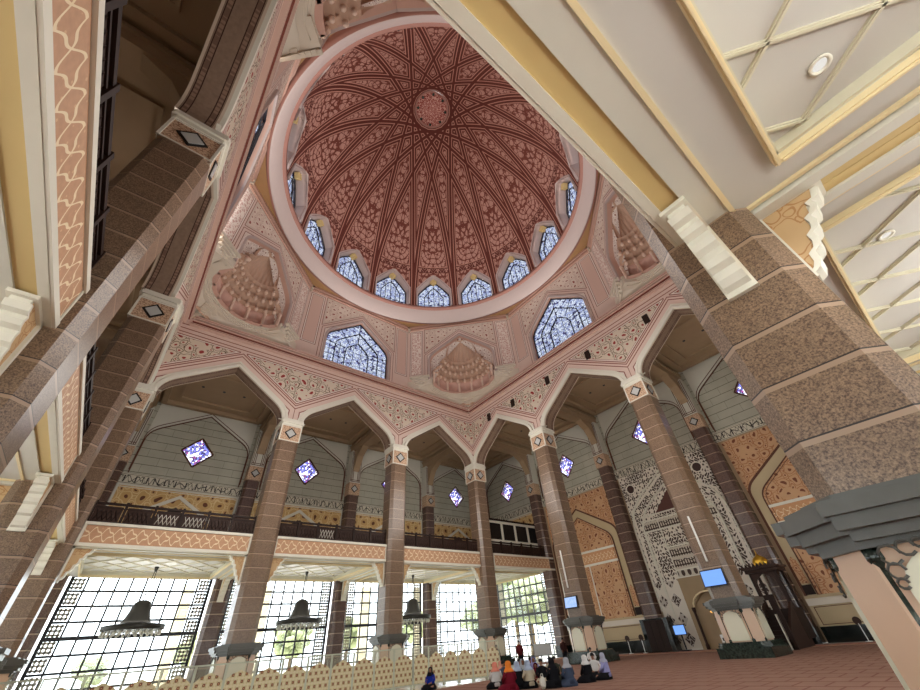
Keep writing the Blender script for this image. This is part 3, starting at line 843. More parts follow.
    mb.build('coffer_lattice',['lattice_rib'],r)
    # consoles at the columns
    for e,on in ((-1,cols[0]),(1,cols[1])):
        if on:
            bx=e*6-e*.93
            bracket(T((bx,.40,8.36))@(Matrix.Rotation(PI,4,'Z') if e>0 else Matrix.Identity(4)),r)
            bracket(T(((e*6),1.31,8.36))@Matrix.Rotation(PI/2,4,'Z'),r) if e>0 or cu==-12 else None
            bracket(T(((e*6),10.75,8.36))@Matrix.Rotation(-PI/2,4,'Z'),r) if e>0 else None
    return r
gl={'back':['patterned balcony of the back row above the first hanging lantern','patterned balcony of the back row above the middle hanging lantern','patterned balcony of the back row above the third hanging lantern'],
    'left':['balcony of the side row whose long peach front runs down the picture edge','short foreshortened balcony of the side row between two dark columns','balcony of the side row next to the back corner'],
    'near':['balcony beyond the huge close column, its coffered pale underside in view','pale balcony underside directly overhead with gold mouldings and coffers','balcony of the close row on the side wall, above the camera']}
balc=[]
for side in ('back','left','near'):
    for i,cx in enumerate((-12,0,12)):
        lb=gl[side][i]
        if side=='near': lb=[gl['near'][0],'balcony of the close row beyond the huge column, mostly hidden','x'][i] if i<2 else gl['near'][1]
        if side=='near': lb={-12:'balcony of the close row at the prayer wall, mostly hidden',0:'coffered pale balcony underside just beyond the huge speckled column',12:'large pale balcony underside directly overhead with gold mouldings and coffers'}[cx]
        balc.append(gallery(side,cx-5.1,cx+5.1,cx,lb,(True,True)))
gallery('back',18.9,29.4,24.15,'patterned balcony in the far corner under the white control booth',(False,False))
gallery('back',-29.4,-18.9,-24.15,'balcony in the dark corner behind the side row of columns',(False,False))
gallery('left',-29.4,-18.9,-24.15,'balcony in the side corner close to the camera, out of sight',(False,False))
# small bell at C7 end of corner balcony
# ------------------------------------------------------------------ outer walls
def diamond_wall(mb,cx,x0,x1,z0,z1,y0,y1,cz=20.15,h=1.62,w=1.5,m=0,mr=1):
    D=[(cx-w,cz),(cx,cz+h),(cx+w,cz),(cx,cz-h)]
    for y in (y0,y1):
        mb.poly([(x0,y,z0),(x1,y,z0),(D[3][0],y,D[3][1])],m)
        mb.poly([(x1,y,z0),(x1,y,z1),(D[2][0],y,D[2][1]),(D[3][0],y,D[3][1])],m)
        mb.poly([(x1,y,z1),(x0,y,z1),(D[1][0],y,D[1][1]),(D[2][0],y,D[2][1])],m)
        mb.poly([(x0,y,z1),(x0,y,z0),(D[3][0],y,D[3][1]),(D[0][0],y,D[0][1]),(D[1][0],y,D[1][1])],m)
    for i in range(4):
        a,b=D[i],D[(i+1)%4]; mb.poly([(a[0],y0,a[1]),(b[0],y0,b[1]),(b[0],y1,b[1]),(a[0],y1,a[1])],mr)
wn=10
bays=[(-23.75,-29.5,-18),(-12,-18,-6),(0,-6,6),(12,6,18),(23.75,18,29.5)]
for side in ('back','right','left','near'):
    root=thing('wall_'+side,None,None,rz=ROT[side],kind='structure')
    for cx,x0,x1 in bays:
        hw=(x1-x0)/2-.95
        corner=abs(cx)>20
        mb=MB(); diamond_wall(mb,cx,x0,x1,17.1,26.2,29.5,30.0); mb.build('marble_field',['marble_blocks','white_trim'],root)
        MB().box(x0,x1,29.44,29.5,16.08,17.06).build('inscription_band',['inscription'],root)
        # arch line over the marble with pale spandrels
        o=keel(hw-.1,24.5,.60,17.1,5,1.0)
        mb=MB(); band(mb,o,cx,-.10,29.40,29.5); band(mb,[(q[0]*1.0,q[1]+.28) for q in o],cx,.06,29.40,29.5); mb.build('arch_line',['brown_line'],root)
        mb=MB(); O=[(cx+a,b) for a,b in o]; 
        for i in range(len(O)-1):
            if abs(O[i+1][0]-O[i][0])<1e-6: continue
            mb.poly([(O[i][0],29.46,O[i][1]),(O[i+1][0],29.46,O[i+1][1]),(O[i+1][0],29.46,24.9),(O[i][0],29.46,24.9)])
        mb.build('spandrel',['cream'],root)
        wr=thing('window_%d'%wn,None,None,W(side,cx,29.7,20.15),ROT[side],kind='structure'); wn+=1
        MB().prism([(-1.5,0),(0,-1.62),(1.5,0),(0,1.62)],-.02,.02,'y').build('pane',['stained_diamond'],wr)
        mb=MB(); D=[Vector((-1.5,0,0)),Vector((0,0,1.62)),Vector((1.5,0,0)),Vector((0,0,-1.62))]
        for i in range(4): mb.tube([D[i]+Vector((0,-.2,0)),D[(i+1)%4]+Vector((0,-.2,0))],.09,4)
        mb.build('window_frame',['brown_line'],wr)
    for cx,x0,x1 in bays:
        if side=='right' and cx>-20: continue
        corner=abs(cx)>20; hw=(x1-x0)/2-.95
        MB().box(x0,x1,29.5,30,8.5,16.1).build('gallery_wall',['cream'],root)
        mb=MB().box(x0+.9,x1-.9,29.46,29.5,9.8,15.9); mb.build('gallery_panel',['gallery_panel'],root)
        mb=MB()
        for z in (15.75,15.95): mb.box(x0+.9,x1-.9,29.42,29.5,z,z+.06)
        band(mb,[(-3.2,11),(-3.2,13.2),(0,15.2),(3.2,13.2),(3.2,11)],cx,.35,29.38,29.5)
        mb.build('gallery_arch',['white_trim'],root)
        MB().prism([(cx-2.3,9.8),(cx+2.3,9.8),(cx+2.3,12.8),(cx,14.4),(cx-2.3,12.8)],29.40,29.47,'y').build('doorway_panel',['dark_wood'],root)
        # big gridded window to the floor
        wr=thing('window_%d'%wn,None,None,W(side,cx,29.6),ROT[side],kind='structure'); wn+=1
        n=int(round(2*hw/1.03)); st=2*hw/n
        MB().box(-hw,hw,.05,.07,0,8.45).build('pane',['window_glass'],wr)
        mb=MB()
        for i in range(n+1): x_=-hw+i*st; t_=.12 if i in (0,n) else .07; mb.box(x_-t_,x_+t_,-.06,.04,0,8.5)
        for j in range(9): z_=8.45-j*1.03; t_=.13 if j in (4,) else .075; mb.box(-hw,hw,-.07,.05,z_-t_,z_+t_)
        mb.build('window_grid',['dark_steel'],wr)
        # pale pierced squares in the edge columns and upper rows
        mb=MB()
        for i in range(n):
            for j in range(8):
                edge=i in (0,n-1)
                if edge or (j in (1,2) and (i+j)%2==0 and i<n-1):
                    xa=-hw+i*st+.1; za=8.45-(j+1)*1.03+.1; w_=st-.2; h_=.83
                    if edge:
                        if za>0:
                            for q in range(3):
                                mb.box(xa+w_*(q+.5)/3-.07,xa+w_*(q+.5)/3+.07,.0,.03,za,za+h_); mb.box(xa,xa+w_,.0,.03,za+h_*(q+.5)/3-.07,za+h_*(q+.5)/3+.07)
                    else:
                        mb.box(xa,xa+w_,.0,.03,za+.1,za+.14).box(xa,xa+w_,.0,.03,za+h_-.14,za+h_-.1).box(xa+.1,xa+.14,.0,.03,za,za+h_).box(xa+w_-.14,xa+w_-.1,.0,.03,za,za+h_)
        mb.build('pierced_squares',['stone_pale'],wr)
# prayer wall lower part
root=bpy.data.objects['wall_right']
for cx,x0,x1 in bays:
    if cx>-20: MB().box(x0,x1,29.5,30,0,17.1).build('wall_body',['taupe_plaster'],root)
    if cx==0: continue
    if abs(cx)>20: continue
    mb=MB().box(cx-4.95,cx+4.95,29.42,29.5,10.9,15.9); mb.build('spandrel_panel',['peach_panel'],root)
    o=keel(4.85,14.4,.62,2.9,5,.8); mb=MB(); O=[(cx+a,b) for a,b in o]; mb.prism(O,29.34,29.44,'y'); mb.build('arch_surround',['wainscot_tan'],root)
    mb=MB(); band(mb,o,cx,.07,29.28,29.36); band(mb,o,cx,-.12,29.30,29.36); mb.build('arch_line',['brown_line'],root)
    o=keel(3.95,13.3,.66,2.9,5,.7); mb=MB(); O=[(cx+a,b) for a,b in o]; mb.prism(O,29.26,29.36,'y'); mb.build('arch_panel',['peach_panel'],root)
    mb=MB(); band(mb,o,cx,.10,29.20,29.36); band(mb,keel(3.75,13.1,.66,2.9,5,.7),cx,.04,29.22,29.3)
    mb.build('panel_edge',['brown_line'],root)
    mb=MB()
    for z in (9.32,7.95): mb.box(cx-3.95,cx+3.95,29.2,29.3,z,z+.22)
    mb.box(cx-.06,cx+.06,29.22,29.3,2.9,8.0); mb.build('panel_bars',['white_trim'],root)
    MB().box(cx-3.9,cx+3.9,29.235,29.28,8.17,9.32).build('frieze',['frieze_small'],root)
    mb=MB()
    for s_ in (-1,1): 
        mb.box(cx+s_*4.45-.28,cx+s_*4.45+.28,29.28,29.36,3.7,5.2)
        mb.prism([(cx+s_*4.45-.28,5.2),(cx+s_*4.45+.28,5.2),(cx+s_*4.45,5.6)],29.28,29.36,'y')
    mb.build('side_panel',['peach_panel'],root)
    mb=MB()
    for s_ in (-1,1): mb.box(cx+s_*4.45-.34,cx+s_*4.45+.34,29.28,29.36,2.95,3.6)
    mb.build('dark_grille',['dark_wood'],root)
    mb=MB().box(cx-4.95,cx+4.95,29.1,29.5,.95,2.25).box(cx-4.95,cx+4.95,28.95,29.5,2.7,2.88); mb.build('wainscot',['wainscot_tan'],root)
    MB().box(cx-4.95,cx+4.95,29.02,29.5,2.25,2.7).build('wainscot_band',['stone_pale'],root)
    MB().box(cx-4.95,cx+4.95,28.95,29.5,0,.95).build('wall_base',['black_marble'],root)
    mb=MB()
    for x_ in (cx-4.7,cx+4.65): mb.box(x_,x_+.05,29.08,29.12,1.05,2.15)
    for z in (1.05,2.12): mb.box(cx-4.7,cx+4.7,29.08,29.12,z,z+.04)
    mb.build('wainscot_line',['brown_line'],root)
# mihrab bay
r=thing('mihrab','tall prayer niche wall covered in dark and white script around a tan stone arch','mihrab',W('right',0,29.5),ROT['right'])
YY=-29.5
def LB(*a,**k): return MB()
mb=MB()
def box_(mb,x0,x1,d0,d1,z0,z1): return mb.box(x0,x1,d0-29.5,d1-29.5,z0,z1)
box_(MB(),-5.0,5.0,29.3,29.5,0,16.05).build('script_field',['calligraphy_field'],r)
mb=MB(); band(mb,keel(4.9,15.3,.62,3.0,6,2.2),0,.12,-.36,-.2); band(mb,keel(3.95,13.9,.62,3.0,6,2.0),0,.10,-.36,-.2); mb.build('arch_moulding',['white_trim'],r)
mb=box_(MB(),-2.1,2.1,29.22,29.32,6.95,8.0); mb.build('script_row',['script_row'],r); box_(MB(),-2.1,2.1,29.22,29.32,6.1,6.9).build('script_row',['script_row'],r)
box_(MB(),-3.9,3.9,29.22,29.32,9.95,10.75).build('script_row',['script_row'],r); box_(MB(),-2.1,2.1,29.22,29.32,5.45,6.05).build('oval_row',['oval_row'],r)
mb=MB()
for z in (9.8,10.8,8.05,6.0,11.3,5.35): box_(mb,-(3.9 if z>9 else 2.1),(3.9 if z>9 else 2.1),29.18,29.3,z,z+.12)
for x_ in (-3.95,3.85,-2.2,2.1): box_(mb,x_,x_+.1,29.18,29.3,.8,10.8)
mb.build('white_border',['white_trim'],r)
mb=MB(); o=keel(1.45,4.3,.7,.0,5,.5); arch_wall(mb,o,0,-2.15,2.15,0,5.35,-.75,-.25,back=False); mb.build('stone_arch',['tan_stone','tan_stone'],r)
mb=MB(); mb.grid(lambda u,v: (-1.45*math.cos(PI*u),-.74+.46*math.sin(PI*u),4.3*v*(1-.25*abs(2*u-1))),16,6); mb.build('recess',['tan_stone'],r)
for i in (-1,1):
    mb=MB(); mb.lathe([(.16,0),(.16,.3),(.11,.4),(.11,2.6),(.17,2.8),(.17,3.0)],10,i*1.62,-.85); mb.build('colonnette',['dark_wood_panel'],r)
mb=MB(); mb.tube([(-1.55*math.cos(a*PI/10),-.82,2.9+1.2*math.sin(a*PI/10)) for a in range(11)],.08,6); mb.build('arch_ring',['gold_moulding'],r)
# corner bay of prayer wall towards the window wall gets its own window
cx=-23.75
# replace: window in front of the wall body (real glazing set in a frame, garden beyond seen through back wall)
# ------------------------------------------------------------------ high aisle ceilings
cl=thing('ceiling',None,None,kind='structure')
for side in ('back','right','left','near'):
    root=thing('ceiling_aisle_'+side,None,None,rz=ROT[side],kind='structure')
    u1=29.9
    MB().box(-18,29.9,18.85,29.9,24.95,25.4).build('ceiling_slab',['taupe_plaster'],root)
    for cx,x0,x1 in bays[1:]:
        mb=MB()
        for (a,b,p,q) in ((x0+1.0,x1-1.0,19.2,19.7),(x0+1.0,x1-1.0,28.5,29.0),(x0+1.0,x0+1.5,19.7,28.5),(x1-1.5,x1-1.0,19.7,28.5)): mb.box(a,b,p,q,24.55,24.95)
        for (a,b,p,q) in ((x0+2.4,x1-2.4,20.9,21.1),(x0+2.4,x1-2.4,27.1,27.3),(x0+2.4,x0+2.6,21.1,27.1),(x1-2.6,x1-2.4,21.1,27.1)): mb.box(a,b,p,q,24.75,24.95)
        mb.build('coffer_frame',['taupe_plaster'],root)
        mb=MB()
        c_=(x0+x1)/2
        for k in range(3): mb.lathe([(.14,24.90),(.14,24.95)],10,c_-2+2*k,24)
        mb.build('downlight',['dark_steel'],root)
    for u in (-18,-6,6,18):
        mb=MB().box(u-.55,u+.55,18.5,29.5,23.5,24.95).box(u-.7,u+.7,18.5,29.5,24.3,24.6)
        mb.prism([(18.6,23.5),(18.6,21.0),(19.2,21.3),(20.2,22.7),(21.6,23.5)],u-.42,u+.42,'x'); mb.prism([(29.0,23.5),(26.0,23.5),(27.4,22.6),(28.2,21.2),(28.4,20.6),(29.0,20.4)],u-.42,u+.42,'x')
        mb.build('cross_beam',['taupe_plaster'],root)
# light-tight band above the aisle roof is the arcade wall itself
# ------------------------------------------------------------------ hanging lanterns
def lantern():
    r=thing('hanging_lantern','x','lantern')
    MB().lathe([(.05,8.36),(.16,8.34),(.10,8.1),(.04,8.0)][::-1],12).build('ceiling_rose',['lantern_metal'],r)
    mb=MB()
    for a in range(3): mb.tube([(.08*math.cos(2.1*a),.08*math.sin(2.1*a),8.1),(.10*math.cos(2.1*a),.10*math.sin(2.1*a),6.0)],.02,4)
    mb.build('chain',['lantern_metal'],r)
    MB().lathe([(1.0,4.6),(.92,4.85),(.78,5.05),(.66,5.4),(.60,5.75),(.50,5.98),(.28,6.12),(.05,6.15)],20).build('bell_shade',['lantern_metal'],r)
    mb=MB().lathe([(1.85,4.28),(1.92,4.3),(1.92,4.58),(1.7,4.62),(1.0,4.72),(.9,4.6),(1.0,4.4)],28); mb.build('ring',['lantern_metal'],r)
    mb=MB()
    for k in range(28): a=2*PI*k/28; mb.ball(1.75*math.cos(a),1.75*math.sin(a),4.12,.09,.09,.16,6)
    for k in range(14): a=2*PI*k/14; mb.ball(1.1*math.cos(a),1.1*math.sin(a),4.2,.09,.09,.16,6)
    mb.build('glass_fringe',['lantern_glass'],r)['kind']='stuff'
    return r
ln=lantern()
for i,(u,lb) in enumerate(((-12,'bell-shaped dark lantern on a rod, leftmost of the three before the windows'),(0,'bell-shaped dark lantern hanging between two back columns, the middle one'),(12,'smaller looking bell lantern beside the brown pilaster, third along'))):
    o=ln if i==0 else copy_tree(ln)
    o.location=(u,23.5,0); tag(o,lb,'lantern','bell lanterns under the back balconies')
# ------------------------------------------------------------------ recessed lights in the near soffit
def downlight():
    r=thing('downlight','x','ceiling light')
    MB().lathe([(.13,0),(.16,-.02),(.16,-.04),(.11,-.04),(.10,0)],20).build('rim',['white_trim'],r)
    MB().lathe([(.105,-.01),(.03,-.02)],20).build('lens',['downlight_lens'],r)
    return r
dl=downlight(); first=True
for x_,y_,lb in ((-8.2,-20.5,'round recessed light in the pale coffer overhead, the nearer of two'),(-2.64,-20.5,'round recessed light in the farther pale coffer, beyond the huge column')):
    o=dl if first else copy_tree(dl); first=False
    o.location=(x_,y_,8.66); tag(o,lb,'ceiling light','recessed lights in the pale coffers')
# ------------------------------------------------------------------ screens on columns, tubes
def tv(w,h,mat):
    r=thing('wall_screen','x','screen')
    MB().box(-w/2-.06,w/2+.06,-.05,.06,-h/2-.06,h/2+.06).build('housing',['tv_black'],r)
    MB().box(-w/2,w/2,-.06,-.05,-h/2,h/2).build('display',[mat],r)
    mb=MB().box(-.1,.1,.06,.3,-.15,.15); mb.build('wall_mount',['tv_black'],r)
    return r
a=tv(1.35,.85,'screen_blue'); a.location=(16.6,-5.9,4.05); a.rotation_euler=(rad(-8),0,-PI/2); tag(a,'larger bright blue screen mounted on the column before the calligraphy wall','screen')
b=tv(1.2,.72,'screen_picture'); b.location=(16.6,6.0,3.95); b.rotation_euler=(rad(-8),0,-PI/2); tag(b,'smaller pale blue screen on the column behind the seated people','screen')
a=thing('floor_screen','blue monitor on a black stand at the foot of the calligraphy wall','screen',(27.4,3.0,.02),-PI/2)
MB().box(-.55,.55,-.04,.05,1.1,1.85).build('housing',['tv_black'],a); MB().box(-.5,.5,-.05,-.04,1.15,1.8).build('display',['screen_blue'],a)
mb=MB().box(-.05,.05,.0,.08,.1,1.1).box(-.35,.35,-.2,.25,.0,.08); mb.build('stand',['tv_black'],a)
for i,(y_,lb) in enumerate(((-5.9,'long white tube fixed upright above the large blue screen'),(6.1,'long white tube fixed upright above the small blue screen'))):
    t_=thing('tube_light',lb,'tube light',(16.75,y_,5.0),0,'white tubes on the columns')
    MB().lathe([(.05,0),(.07,.03),(.07,2.85),(.05,2.88)],10).build('tube',['tube_white'],t_)
    MB().box(-.0,.08,-.05,.05,.2,.3).box(-.0,.08,-.05,.05,2.5,2.6).build('clips',['dark_steel'],t_)
# ------------------------------------------------------------------ control booth on the corner balcony
r=thing('control_booth','white framed booth with dark windows on the far corner balcony','booth',(24.6,18.6,9.8))
mb=MB().box(-4.9,4.8,0,2.4,3.75,4.0).box(-4.9,4.8,0,2.4,1.5,1.85).box(-4.9,4.8,.1,.2,0,1.5)
for k in range(5): x_=-4.9+k*2.36; mb.box(x_,x_+.28,0,.2,1.85,3.75)
mb.build('frame',['white_trim'],r)
MB().box(-4.8,4.7,.12,.16,1.85,3.75).build('dark_window',['tv_black'],r)
MB().box(-4.85,4.75,.3,2.3,0,1.5).build('body',['dark_wood'],r)
MB().box(-5.0,4.9,-.15,2.5,4.0,4.2).build('roof',['dark_wood'],r)
# speakers: small black lantern-shaped box beside the booth
# ------------------------------------------------------------------ folding screens
def panel_proto(w,h=1.9):
    r=thing('screen_panel','x','folding screen')
    mb=MB().box(-w/2,-w/2+.05,-.025,.025,.12,h).box(w/2-.05,w/2,-.025,.025,.12,h).box(-w/2,w/2,-.025,.025,h-.06,h).box(-w/2,w/2,-.025,.025,.12,.18)
    mb.build('frame',['screen_frame'],r)
    a,b=-w/2+.05,w/2-.05; 
    MB().prism([(a,.18),(b,.18),(b,h-.62),(b*.85,h-.55),(b*.55,h-.42),(b*.3,h-.38),(0,h-.30),(a*.3,h-.38),(a*.55,h-.42),(a*.85,h-.55),(a,h-.62)],-.015,.015,'y').build('patterned_board',['screen_pattern'],r)
    mb=MB(); st=.075
    k=int((b-a)/st)
    for i in range(-8,k+8):
        for s_ in (-1,1):
            # diagonal lattice in the upper opening (above the pointed board)
            pts=[]
            for q in range(13):
                z=h-.64+.58*q/12; x=a+i*st+s_*(z-(h-.62))
                edge=h-.30-(.32*abs(x)/b if b else 0)
                if a<=x<=b and z>edge-.02: pts.append((x,0,z))
            if len(pts)>1: mb.tube([pts[0],pts[-1]],.006,3)
    mb.build('lattice',['screen_frame'],r)
    mb=MB()
    for x_ in (-w/2+.03,w/2-.03): mb.box(x_-.03,x_+.03,-.18,.18,.06,.12); mb.lathe([(.045,0),(.045,.07)],8,x_,-.14).lathe([(.045,0),(.045,.07)],8,x_,.14)
    mb.build('wheeled_foot',['screen_frame'],r)
    return r
big=panel_proto(1.29); small=panel_proto(.945)
g='patterned folding screen panels on wheels'
words_=['first','second','third','fourth','fifth','sixth','seventh','eighth','ninth','tenth','eleventh','twelfth','thirteenth','fourteenth','fifteenth']
for k in range(15):
    o=big if k==0 else copy_tree(big)
    o.location=(1.75-1.3*(k+.5),7.3,0)
    tag(o,f'tall screen panel with brown dotted board, {words_[k]} from the bend near the blue-robed person','folding screen',g)
b1=Vector((1.80,7.28)); b2=Vector((7.09,5.21)); dd=(b2-b1)/6; an=math.atan2(dd.y,dd.x)
for k in range(6):
    o=small if k==0 else copy_tree(small)
    m_=b1+dd*(k+.5); o.location=(m_.x,m_.y,0); o.rotation_euler=(0,0,an)
    tag(o,f'narrow screen panel with brown dotted board, {words_[5-k]} from the seated group','folding screen',g)
# ------------------------------------------------------------------ minbar
r=thing('minbar','dark carved wooden pulpit stair with a small golden dome by the prayer wall','pulpit',(25.6,-5.95,.02),-PI/2)
# local: x right along the wall, y into the wall
mb=MB(); mb.prism([(-1.0,0),(1.0,0),(1.0,1.9),(-1.0,1.9)],.4,2.2); mb.build('body',['dark_wood'],r)
mb=MB()
for sx in (-1,1):
    mb.prism([(-3.6,0),(.6,0),(.6,2.6),(.2,2.6),(-3.6,.5)],sx*.9-.08,sx*.9+.08,'x')
mb.build('stair_side',['dark_wood_panel'],r)
mb=MB()
for i in range(8): mb.box(-.82,.82,-3.3+i*.45,.4,.0,.25*(i+1))
mb.build('stairs',['dark_wood'],r)
mb=MB()
for sx in (-1,1):
    for y_ in (.5,2.1): MB().box(sx*.9-.09,sx*.9+.09,y_-.09,y_+.09,1.9,4.6).build('canopy_post',['dark_wood'],r)
mb=MB().box(-1.15,1.15,.25,2.35,4.6,4.85).box(-1.3,1.3,.1,2.5,4.85,5.0); 
for i in range(-4,5): mb.prism([(i*.28-.13,5.0),(i*.28+.13,5.0),(i*.28,5.25)],.1,.2,'y')
mb.build('canopy',['dark_wood_panel'],r)
mb=MB(); arch_wall(mb,keel(.7,4.5,.6,1.9,4,.3),0,-.9,.9,1.9,4.6,.42,.5); mb.build('canopy_arch',['dark_wood_panel','dark_wood'],r)
mb=MB(); mb.lathe([(.50,5.0),(.56,5.2),(.56,5.4),(.44,5.62),(.22,5.78),(.06,5.86),(.03,6.05),(.01,6.3)],18,0,1.3); mb.build('dome',['gold_metal'],r)
mb=MB()
for sx in (-1,1): mb.box(sx*1.0-.14,sx*1.0+.14,-3.6,-3.4,0,2.7)
mb.box(-1.14,1.14,-3.6,-3.4,2.7,3.0); mb.build('gate_post',['dark_wood'],r)
MB().box(.72,.80,-3.62,-3.3,.0,1.9).build('rope_post',['white_trim'],r)
# dark bookcase-like cabinets beside the mihrab
r=thing('cabinet','low black cabinet against the prayer wall beside the patterned wall foot','cabinet',(28.1,5.4,.0),-PI/2)
MB().box(-1.4,1.4,-.5,.5,0,2.5).build('body',['black_marble'],r)
mb=MB(); 
for x_ in (-.68,.0,.68): mb.box(x_-.32,x_+.32,-.53,-.5,.1,2.4)
mb.build('door',['dark_wood'],r)
# stanchions with round signs, donation box, reading stand
def stanchion():
    r=thing('round_sign_stand','x','sign stand')
    MB().lathe([(.2,0),(.2,.03),(.025,.05),(.025,1.0)],12).build('post',['tube_white'],r)
    MB().lathe([(.24,-.02),(.24,.02)],16).xf(Matrix.Rotation(PI/2,4,'Y')).xf(T((0,0,1.15))).build('round_plate',['dark_wood_panel'],r)
    return r
sp=stanchion(); first=True
for x_,y_,lb in ((27.2,8.4,'thin white sign stand below the tall peach panel, farther from the pulpit'),(27.2,6.9,'thin white sign stand beside the black cabinet'),(27.6,-9.7,'thin white sign stand beside the wainscot, past the pulpit')):
    o=sp if first else copy_tree(sp); first=False
    o.location=(x_,y_,.02); tag(o,lb,'sign stand','thin white sign stands')
r=thing('donation_box','small white box with a dark slot at the foot of the stone arch','box',(26.8,-.9,.02),-PI/2)
MB().box(-.28,.28,-.25,.25,0,.95).build('body',['tube_white'],r); MB().box(-.16,.16,-.26,-.25,.55,.75).build('slot',['tv_black'],r)
r=thing('standing_lamp','tall amber lit standing lamp between the column pedestal and the stone arch','lamp',(23.5,-2.2,.02))
mb=MB().lathe([(.28,0),(.28,.05),(.05,.1),(.05,2.3)],12); mb.build('pole',['gold_metal'],r)
emis('amber_glow',(1,.5,.1),1.2)
MB().lathe([(.10,2.3),(.26,2.4),(.26,2.65),(.12,2.8)],12).build('shade',['amber_glow'],r)
# low glazed cabinets by the corner window
for i,(x_,y_,h_,lb) in enumerate(((21.5,14.5,1.4,'grey green notice board standing before the far corner window'),(24.8,12.0,1.9,'tall pale notice board between corner window and column pedestal'))):
    r=thing('notice_board',lb,'board',(x_,y_,0),rad(-55))
    MB().box(-.9,.9,-.03,.03,.5,h_).build('board',['mirror_pale'],r)
    mb=MB()
    for s_ in (-.85,.85): mb.box(s_-.03,s_+.03,-.25,.25,0,.04).box(s_-.03,s_+.03,-.03,.03,0,h_)
    mb.build('frame',['dark_steel'],r)
# ------------------------------------------------------------------ garden outside the windows
random.seed(3)
def tree(x,y,s,lb):
    r=thing('tree',lb,'tree',(x,y,-.45),0,'garden trees outside the windows')
    mb=MB().tube([(0,0,0),(.1,0,2*s),(0,.1,3.2*s)],[.22*s,.16*s,.1*s],8); mb.build('trunk',['bark'],r)
    mb=MB()
    for k in range(46):
        a=k*2.4; q=(k/46)**.5; zz_=random.uniform(-1,1); rr_=1.9*s*q*math.sqrt(max(.1,1-zz_*zz_*.8)); h_=random.uniform(.35,.7)*s
        mb.ball(rr_*math.cos(a),rr_*math.sin(a),3.6*s+1.2*s*zz_,h_,h_,h_*.8,6)
    mb.build('crown',['leaf_green'],r)
for i,(x,y,s,lb) in enumerate(((-13,46,.8,'small green tree outside below the first hanging lantern'),(-3,52,1.2,'green tree outside the middle window'),(8,48,1.3,'green tree outside behind the third lantern'),(17,50,1.4,'green tree outside the window beside the corner column'),(27,46,1.5,'green tree outside the far corner window'),(37,40,1.6,'green tree outside, tall one straight behind the corner window'),(37,30,1.9,'broad tree outside the far right pane of the corner window'),(43,36,2.2,'large rear tree outside beyond the corner window'),(40,24,1.8,'tree outside hidden mostly by the corner column'),(33,37,1.5,'slim tree outside between the two corner windows'),(47,43,2.4,'largest tree outside at the very back of the garden'))): tree(x,y,s,lb)
for i,x in enumerate((-7.5,0.6,13.5,22)):
    o=MB().box(-.45,.45,-.45,.45,-.45,9).box(-.6,.6,-.6,.6,-.45,.3).build('porch_column',['porch_stone']); o.location=(x,38,0)
    tag(o,['pale square porch post outside the first window','pale square porch post behind the middle lantern','pale square porch post outside the third window','pale square porch post outside the corner window'][i],'column','pale porch posts outside')
# ------------------------------------------------------------------ people
def cloth(name,col):
    if name not in MAT: simple(name,col,.85,.1,nz=.2,ns=6)
    return name
simple('skin',c(150,104,80),.6); simple('hair_black',c(26,22,22),.6)
def skin_body(verts,edges,rs,name,parent):
    me=bpy.data.meshes.new(name); me.from_pydata(verts,edges,[]); me.update()
    o=bpy.data.objects.new(name,me); C.objects.link(o)
    m=o.modifiers.new('s','SKIN'); sv=me.skin_vertices[0].data
    for i,r_ in enumerate(rs): sv[i].radius=(r_,r_); sv[i].use_root=(i==0)
    m.use_smooth_shade=True
    ss=o.modifiers.new('u','SUBSURF'); ss.levels=1; ss.render_levels=1
    dg=bpy.context.evaluated_depsgraph_get(); ev=o.evaluated_get(dg); nm=bpy.data.meshes.new_from_object(ev); nm.materials.clear(); nm.materials.append(MAT['skin'])
    o.modifiers.clear(); o.data=nm; o.parent=parent
    return o
def sit_body(lean=0.0):
    V_=[(0,0,.16),(0,.02+lean*.3,.36),(0,lean*.7,.54),(0,lean,.66),(0,lean+.02,.76),(0,lean+.04,.86),(0,lean+.03,.95)]
    R_=[.17,.15,.17,.07,.055,.10,.07]; E_=[(0,1),(1,2),(2,3),(3,4),(4,5),(5,6)]
    for s in (-1,1):
        b=len(V_)
        V_+=[(s*.17,lean,.62),(s*.27,.05+lean,.42),(s*.20,.24,.30),(s*.12,.33,.27),(s*.07,.38,.26)]; R_+=[.075,.05,.04,.03,.02]
        E_+=[(2,b),(b,b+1),(b+1,b+2),(b+2,b+3),(b+3,b+4)]
        b=len(V_)
        V_+=[(s*.14,.08,.14),(s*.40,.34,.13),(s*.12,.46,.09),(-s*.02,.52,.07)]; R_+=[.11,.075,.055,.04]
        E_+=[(0,b),(b,b+1),(b+1,b+2),(b+2,b+3)]
    return V_,E_,R_
def stand_body():
    V_=[(0,0,.98),(0,0,1.18),(0,0,1.38),(0,0,1.48),(0,.01,1.55),(0,.02,1.65),(0,.01,1.73)]
    R_=[.15,.135,.16,.07,.055,.095,.065]; E_=[(0,1),(1,2),(2,3),(3,4),(4,5),(5,6)]
    for s in (-1,1):
        b=len(V_); V_+=[(s*.18,0,1.44),(s*.25,.02,1.16),(s*.24,.12,.93),(s*.23,.16,.84),(s*.22,.18,.76)]; R_+=[.07,.045,.035,.03,.02]
        E_+=[(2,b),(b,b+1),(b+1,b+2),(b+2,b+3),(b+3,b+4)]
        b=len(V_); V_+=[(s*.10,0,.90),(s*.11,.01,.50),(s*.11,0,.10),(s*.11,.16,.04)]; R_+=[.10,.065,.05,.04]
        E_+=[(0,b),(b,b+1),(b+1,b+2),(b+2,b+3)]
    return V_,E_,R_
